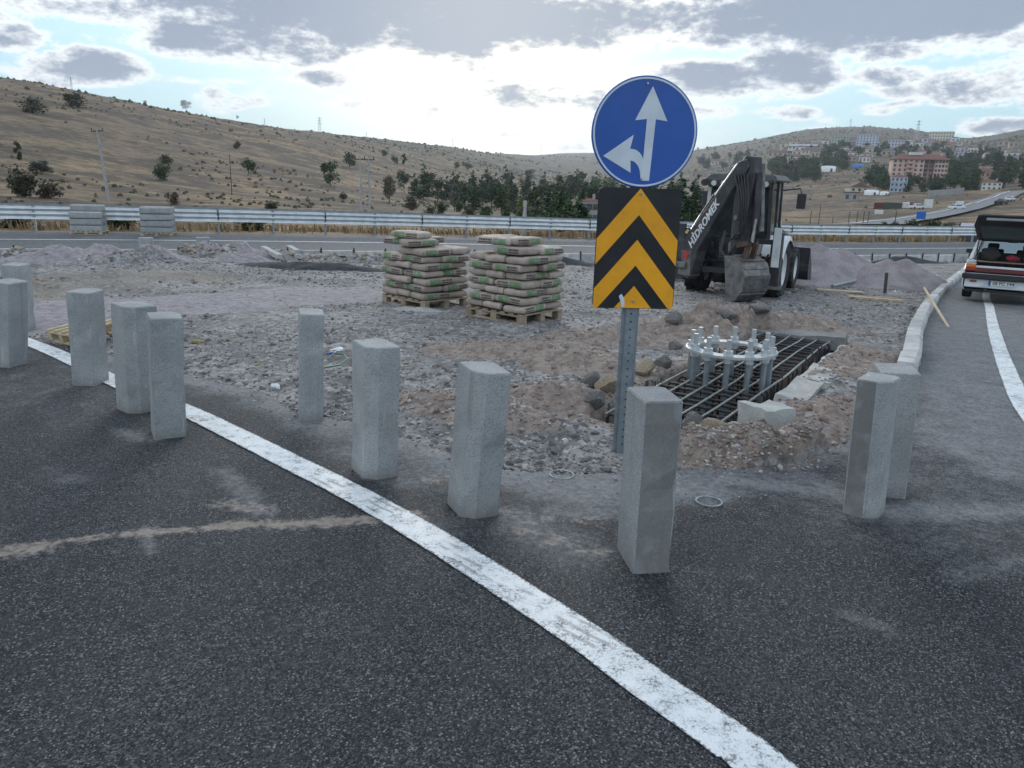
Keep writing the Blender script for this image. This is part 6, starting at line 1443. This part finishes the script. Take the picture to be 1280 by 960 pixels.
# retaining wall and far road
wallp = [gp(px, py) for px, py in [(1160, 246), (1175, 245), (1190, 244), (1204, 242)]]; c0 = wallp[1]
t = thing('retaining_wall', 'long grey retaining wall below the pink block', 'wall', c0)
for a, b in zip(wallp, wallp[1:]): mb = MB(); mb.beam(a-c0+Vector((0, 0, .8)), b-c0+Vector((0, 0, .8)), .4, 3.2); mb.build('panel', W_GREY, t)
FAR_ROAD = [gp(px, py) for px, py in [(1080, 285), (1110, 280), (1150, 274), (1185, 267), (1215, 259), (1240, 251), (1258, 244), (1268, 240)]]
strip('far_road', FAR_ROAD, 8.5, pmat('far_asphalt', (.16, .165, .175), (.135, .14, .15), .8, scale=.3), .45, gz, 2.0)
strip('road_marking', [p+Vector((-.6, 2.2, 0)) for p in FAR_ROAD], .5, PAINT, .55, gz, 3.0)
# town trees
rz_ = random.Random(41)
def grove(n, x0, x1, y0, y1, h0, h1, label, group, kinds=('round', 'round', 'pine')):
    for k in range(n):
        kd = rz_.choice(kinds); m = {'round': rz_.choice([L_DARK, L_DARK, L_MID]), 'pine': L_PINE, 'tall': L_MID}[kd]
        tree('town_tree', rz_.uniform(x0, x1), rz_.uniform(y0, y1), rz_.uniform(h0*1.12, h1*1.12), kd, m, label, wide=1.0 if kd != 'round' else .95, group=group)
grove(30, 962, 1020, 214, 228, 12, 22, 'dense dark tree in the grove beside the digging arm', 'grove beside the digging arm'); grove(26, 1005, 1062, 200, 212, 9, 16, 'dark tree between the tunnel tent and the long houses', 'trees behind the tunnel tent'); grove(22, 1030, 1110, 186, 196, 8, 14, 'tree in front of the hillside apartments', 'trees below the hillside apartments')
grove(18, 1086, 1115, 222, 238, 12, 22, 'dark tree left of the pink block', 'trees left of the pink block', ('pine', 'round')); grove(19, 1135, 1178, 232, 243, 9, 18, 'dark tree at the foot of the pink block', 'trees at the foot of the pink block'); grove(30, 1178, 1222, 212, 238, 12, 22, 'dark tree in the belt right of the pink block', 'tree belt right of the pink block', ('pine', 'round')); grove(26, 1180, 1250, 194, 208, 8, 14, 'tree among the hillside houses', 'trees among the hillside houses')
grove(30, 1240, 1295, 208, 238, 14, 24, 'tree of the dark belt beside the far road', 'tree belt beside the far road'); grove(22, 1110, 1200, 186, 197, 7, 12, 'small tree above the pink block roof', 'trees above the pink block'); grove(18, 870, 935, 196, 216, 8, 14, 'tree on the slope behind the backhoe', 'trees behind the backhoe'); grove(14, 1000, 1060, 186, 195, 6, 10, 'small tree by the long hall', 'trees by the long hall')
for px, h, lab in [(1140, 18, 'fresh green roadside bush left of the blue sign'), (1165, 18, 'fresh green roadside bush beside the billboard'), (1120, 14, 'low green bush behind the guardrail by the board'), (1185, 14, 'green bush behind the guardrail beyond the blue sign'), (1102, 14, 'small green bush beside the white board'), (1070, 10, 'green tuft behind the guardrail in the field'), (1205, 13, 'green bush next to the white shed'), (1153, 13, 'low bush under the blue sign')]:
    tree('roadside_bush', px, 288, h, 'bush', L_MID, lab, 'bush', wide=1.0, group='roadside bushes')
for px, py, h, lab in [(861, 190, 5, 'first tiny tree on the skyline right of the round sign'), (872, 189, 5, 'second tiny tree on the skyline'), (884, 188, 6, 'third tiny tree on the skyline'), (893, 188, 4, 'last tiny tree on the skyline by the digging arm')]: tree('skyline_tree', px, py, h, 'round', L_DARK, lab, wide=1.0, group='skyline trees')
for k, px in enumerate((1012, 1060, 1070, 1078, 1084, 1118)):
    p = gp(px, 283); mb = MB(); mb.tube([(0, 0, -.3), (0, 0, 1.9)], .05, 6); o = mb.build('fence_post', POLEW, loc=p); tag(o, 'thin wooden fence post in the stubble field', 'post', 'fence posts in the stubble field')

# ------------------------------------------------------------------ piles, planks, litter on the site
GRAVP = pmat('purple_gravel', (.29, .265, .28), (.205, .185, .196), .95, scale=2.2, fine=.25, bump=.6, bscale=30); ASPK = pmat('loose_asphalt', (.030, .031, .034), (.055, .055, .058), .9, scale=4, fine=.2, bump=.7, bscale=25); SAND = pmat('pale_grit', (.42, .42, .41), (.34, .34, .33), .95, scale=3, fine=.2, bump=.5, bscale=40); RUBY = pmat('yellow_rubble', (.34, .29, .21), (.22, .19, .15), .95, scale=5, fine=.2, bump=.5)
def pile(px, py, a, b, h, mat, label, seed, peaks=1, name='gravel_pile', rot=0.0):
    p = gp(px, py); mb = MB(); r = random.Random(seed); n = 56; m = 26; rows = []
    pk = [(r.uniform(-.35, .35)*(peaks > 1), r.uniform(-.2, .2)*(peaks > 1), r.uniform(.75, 1)) for _ in range(peaks)]
    ca, sa = math.cos(rot), math.sin(rot)
    for i in range(m+1):
        q = i/m; row = []
        for k in range(n):
            an = 2*math.pi*k/n; wob = 1+.14*mnoise.noise(Vector((math.cos(an)*1.7, math.sin(an)*1.7, seed)))
            u, v = q*math.cos(an)*wob, q*math.sin(an)*wob; hh = max(max(0.0, 1-math.hypot(u-cx, v-cy)*1.12)*ch for cx, cy, ch in pk)
            hh = hh**1.05*(1-q**6); x, y = p.x+ca*u*a-sa*v*b, p.y+sa*u*a+ca*v*b
            z = site_z0(x, y)+hh*h+mnoise.noise(Vector((x*2.2, y*2.2, seed)))*.05*h*(1-q)+mnoise.noise(Vector((x*9, y*9, seed)))*.018*(1-q**4)-.03*q
            row.append((x-p.x, y-p.y, z-p.z))
        row.append(row[0]); rows.append(row)
    mb.sheet(rows); o = mb.build(name, mat, loc=p, recalc=False, smooth='full'); tag(o, label, 'heap'); return o
def site_z0(x, y): return site_z(x, y)
pile(1040, 352, 2.6, 1.9, 1.25, GRAVP, 'big purple-grey gravel pile right of the backhoe', 3, 3)
pile(1100, 357, 2.1, 1.5, .80, GRAVP, 'lower purple-grey gravel pile spreading towards the kerb', 5, 2); pile(1010, 350, 1.5, 1.2, .55, GRAVP, 'small purple-grey gravel pile behind the loader bucket', 6, 2)
pile(1138, 325, 2.2, .8, .36, ASPK, 'black heap of loose asphalt near the highway kerb', 7, 2, 'asphalt_pile'); pile(690, 330, 1.9, .8, .30, ASPK, 'black heap of loose asphalt behind the cement bags', 8, 2, 'asphalt_pile'); pile(385, 335, 2.3, .7, .18, ASPK, 'low black spread of asphalt before the rubble row', 9, 2, 'asphalt_pile')
pile(525, 389, .75, .38, .05, SAND, 'pale spill of cement grit before the farther pallet', 10, 1, 'grit_spill'); pile(1080, 322, 1.6, .7, .2, SAND, 'pale low heap of grit near the highway kerb', 12, 2, 'grit_spill')
def plank(px, py, px2, py2, w, th, mat, label, lift0=.03, lift1=.03, name='plank', cat='plank', rnd_=False):
    a = gp(px, py); b = gp(px2, py2); a.z = site_z(a.x, a.y)+lift0; b.z = site_z(b.x, b.y)+lift1; c = (a+b)/2; mb = MB()
    if rnd_: mb.tube([a-c, b-c], w/2, 10)
    else: mb.beam(a-c, b-c, w, th)
    o = mb.build(name, mat, loc=c, bevel=0 if rnd_ else .003, smooth=rnd_); tag(o, label, cat)
plank(1021, 363, 1080, 367, .16, .04, WOODY, 'pale timber board lying by the gravel pile'); plank(1060, 373, 1128, 378, .14, .05, WOODY, 'fresh timber board with a rough edge in the dirt'); plank(1066, 371, 1122, 375, .10, .04, WOOD, 'weathered board under the fresh timber one')
plank(1157, 316, 1182, 321, .2, .05, WOODY, 'yellow timber board beside the black asphalt heap'); plank(1152, 379, 1189, 411, .04, .03, WOODY, 'wooden stick leaning over the ramp kerb', .34, .03, 'stick', 'stick'); plank(1158, 408, 1195, 407, .05, .03, WOODY, 'short stick lying on the ramp by the kerb', .02, .02, 'stick', 'stick')
plank(1040, 362, 1102, 353, .09, .09, GALV, 'grey pipe lying against the gravel pile', .08, .22, 'pipe', 'pipe', True); plank(995, 322, 993, 330, .05, .05, WOODY, 'short upright lath behind the loader bucket', .25, .1, 'stick', 'stick')
p = gp(1106, 366); mb = MB(); mb.box((0, 0, .22), (.06, .05, .55)); o = mb.build('wooden_stake', POLEW, loc=(p.x, p.y, site_z(p.x, p.y)), rot=(0, R(-3), 0)); tag(o, 'dark wooden stake driven into the dirt before the gravel pile', 'stake')
plank(585, 326, 640, 322, .35, .05, WOODY, 'yellow timber sheet lying behind the cement bags'); plank(1088, 309, 1099, 316, .05, .05, WOODY, 'short lath on the grit heap')
for k, (px, py, px2, py2) in enumerate([(355, 318, 375, 326), (362, 314, 372, 322), (330, 322, 350, 327), (400, 320, 430, 325)]):
    plank(px, py, px2, py2, .15, .12, PALE, ['pale broken kerb piece on the rubble row', 'pale broken kerb piece tipped above the first', 'pale broken kerb piece at the head of the rubble row', 'long pale broken kerb piece farther along the rubble row'][k], .22, .12, 'broken_kerb', 'kerb stone')
# crumpled plastic and paper
PLAS = pmat('white_plastic', (.72, .74, .76), (.60, .62, .65), .5, scale=8); PLASB = pmat('blue_plastic', (.05, .12, .45), None, .5)
def litter(px, py, wpx, label, mat, seed, flat=.35, cat='litter', name='plastic_bag'):
    p = gp(px, py); s = pxm(p); me = rock_mesh(seed, flat, 3, .8); me.materials.append(mat); w = wpx/s/2
    o = link(name, me, None, (p.x, p.y, max(site_z(p.x, p.y), gz(p.x, p.y) if asphalt_r(math.atan2(p.x, p.y)) > math.hypot(p.x, p.y) else -9)+w*.2), (0, 0, seed), (w, w*.7, w)); tag(o, label, cat)
litter(422, 441, 16, 'white crumpled plastic bag in the gravel', PLAS, 51); litter(412, 444, 10, 'blue scrap of plastic beside the white bag', PLASB, 52); litter(345, 484, 16, 'white crumpled paper at the asphalt edge', PLAS, 53, .5, name='crumpled_paper'); litter(179, 313, 12, 'white rags by the lone upright kerb stone', PLAS, 54, .6, name='rag')
litter(843, 598, 9, 'pale scrap of paper beside the sprayed ring', PLAS, 55, .3, name='crumpled_paper'); litter(826, 397, 5, 'white pebble-like scrap behind the sign', PLAS, 56, .6, name='scrap'); litter(706, 552, 8, 'white scrap at the foot of the spoil heap', PLAS, 57, .5, name='scrap'); litter(1118, 366, 8, 'white scrap beside the dark stake', PLAS, 58, .5, name='scrap'); litter(1170, 345, 5, 'small white scrap near the ramp kerb', PLAS, 59, .5, name='scrap')
CORD = pmat('green_cord', (.05, .20, .13), None, .6)
a = gp(405, 466); pts = [gp(x, y) for x, y in [(402, 466), (415, 462), (425, 458), (434, 452), (430, 448), (418, 447), (410, 452)]]; mb = MB(); mb.tube([q-a+Vector((0, 0, site_z(q.x, q.y)-q.z+.03)) for q in pts], .008, 6); o = mb.build('green_cord', CORD, loc=a); tag(o, 'green cord tangled in the gravel by the plastic bag', 'cord')
YELB = pmat('dry_weed', (.30, .24, .09), (.16, .17, .07), .9, scale=12)
for k, (px, py, w) in enumerate([(246, 428, 20), (285, 424, 12), (508, 454, 9), (398, 460, 6), (322, 456, 8)]): litter(px, py, w, ['flattened yellow weed at the gravel edge by the slim kerb stone', 'small yellow weed tuft in the dark gravel', 'yellow leaf scrap beside the broad stone', 'yellow scrap by the green cord', 'orange-yellow scrap in the dark gravel'][k], YELB, 70+k, .18, name='weed', cat='weed')
# sprayed rings on the asphalt edge
SPRAY = pmat('spray_paint', (.30, .38, .41), (.14, .17, .18), .7, scale=18)
for k, (px, py, rx) in enumerate([(419, 518, 13), (886, 628, 17), (702, 594, 16), (1100, 690, 0)]):
    if not rx: continue
    p = gp(px, py); rr = rx/pxm(p); mb = MB(); n = 40
    rows = [[(p.x+q*math.cos(2*math.pi*i/n), p.y+q*math.sin(2*math.pi*i/n), zr(p.x, p.y)+.008) for q in (rr*.86*(1+.05*math.sin(3*i)), rr)] for i in range(n+1)]; mb.sheet(rows); struct(mb.build('road_marking', SPRAY, recalc=False))
# ------------------------------------------------------------------ loose stones: beyond counting
def build_rubble():
    r = random.Random(61); base = [rock_mesh(100+i, .8, 1, .5) for i in range(8)]
    data = [([v.co.copy() for v in m.vertices], [tuple(p.vertices) for p in m.polygons]) for m in base]
    mats = [pmat('stone_grey', (.27, .265, .26), (.17, .165, .162), .9, scale=8), pmat('stone_dark', (.165, .16, .157), (.11, .107, .105), .9, scale=8), pmat('stone_red', (.27, .215, .188), (.17, .13, .115), .9, scale=8), pmat('stone_pale', (.42, .41, .39), (.33, .32, .30), .9, scale=8), pmat('stone_yellow', (.36, .30, .21), (.25, .21, .15), .9, scale=8)]
    V = []; Fc = []; Mi = []
    def stone(x, y, s, mi, lift=.15):
        vs, fs = data[r.randrange(8)]; z = zs(x, y)+s*lift; rot = Matrix.Rotation(r.uniform(0, 6.28), 3, 'Z') @ Matrix.Rotation(r.uniform(-.6, .6), 3, 'X'); o = len(V)
        sc = Vector((s*r.uniform(.7, 1.3), s*r.uniform(.7, 1.3), s*r.uniform(.6, 1.0)))
        V.extend([tuple(rot @ Vector((v.x*sc.x, v.y*sc.y, v.z*sc.z))+Vector((x, y, z))) for v in vs]); Fc.extend([tuple(i+o for i in f) for f in fs]); Mi.extend([mi]*len(fs))
    # candidate places, denser near by
    n = 52000; xs = []; ys = []
    u = np.random.RandomState(3); px = u.uniform(-30, 1300, n); rr = np.exp(u.uniform(np.log(4.0), np.log(26.0), n)); a = np.arctan2((px-640)/FPX, np.ones(n)); X = rr*np.sin(a); Y = rr*np.cos(a)
    dz, red, pur, gr, gold = ground_detail(X, Y); Z = land(X, Y)+dz; ins = asphalt_r(np.arctan2(X, Y))-rr; h = hdist(X, Y)
    cl = fbm(X, Y, 1.1, 4, 101)
    cur = [0.0]
    def zs(x, y): return cur[0]
    for i in range(n):
        cur[0] = float(Z[i])
        if h[i] > -.3: continue
        if ins[i] > 0:
            if ins[i] > .9 or r.random() < .90-.0*ins[i] or r.random() < ins[i]: continue
            cur[0] = float(land(X[i], Y[i])); stone(X[i], Y[i], r.uniform(.004, .014), r.choice([0, 0, 1, 3])); continue
        if cl[i] < r.uniform(-.6, .35): continue
        d = rr[i]; s = r.uniform(.005, .016)*(1 if r.random() < .9 else 2.2)*max(1, d/11)
        if red[i] > .5: stone(X[i], Y[i], s*1.15, r.choice([2, 2, 2, 0, 3]))
        elif pur[i] > .5:
            if r.random() < .25: stone(X[i], Y[i], s*.7, r.choice([0, 3, 0]))
        elif gold[i] > .4: stone(X[i], Y[i], s*1.2, r.choice([4, 4, 0, 2]))
        else: stone(X[i], Y[i], s*1.1, r.choice([0, 0, 1, 1, 1, 3]))
    # rubble row below the highway kerb
    for i in range(700):
        q = r.random(); pxx = r.uniform(335, 480) if q < .6 else (r.uniform(225, 295) if q < .85 else r.uniform(0, 60)); s_ = (pxx-560)/FPX*24; p_ = gp(pxx, r.uniform(318, 327)); cur[0] = site_z(p_.x, p_.y); stone(p_.x, p_.y, r.uniform(.03, .10), r.choice([4, 4, 3, 0, 2]))
    # clods on the front spoil heap
    for i in range(900):
        p_ = gp(r.gauss(930, 48), r.gauss(572, 10)); cur[0] = site_z(p_.x, p_.y)
        if math.hypot(p_.x, p_.y) < asphalt_r(math.atan2(p_.x, p_.y))-.05: cur[0] = gz(p_.x, p_.y)
        stone(p_.x, p_.y, r.uniform(.005, .020), r.choice([2, 2, 2, 0, 3]))
    me = bpy.data.meshes.new('rubble'); me.from_pydata(V, [], Fc); me.polygons.foreach_set('material_index', Mi)
    for m in mats: me.materials.append(m)
    o = link('rubble', me); o['label'] = 'loose stones and gravel strewn over the dug ground'; struct(o, 'stuff')
    for m in base: bpy.data.meshes.remove(m)
build_rubble()

# ------------------------------------------------------------------ evening haze in the valley air
def build_haze():
    z0, z1 = float(GLAND.min())-3.0, float(GLAND.max())+45.0; mb = MB(); mb.box((0, 0, (z0+z1)/2), (10100, 10100, z1-z0)); o = mb.build('haze', []); m = bpy.data.materials.new('haze'); m.use_nodes = True; g = NT(m.node_tree)
    v = g.n('ShaderNodeVolumePrincipled', inp={'Color': (.86, .92, 1.0, 1), 'Density': HAZE, 'Anisotropy': .35}); out = g.n('ShaderNodeOutputMaterial'); g.t.links.new(v.outputs[0], out.inputs['Volume'])
    o.data.materials.append(m); struct(o, 'stuff'); o['label'] = 'thin pale haze filling the valley air'
HAZE = .00012
build_haze()
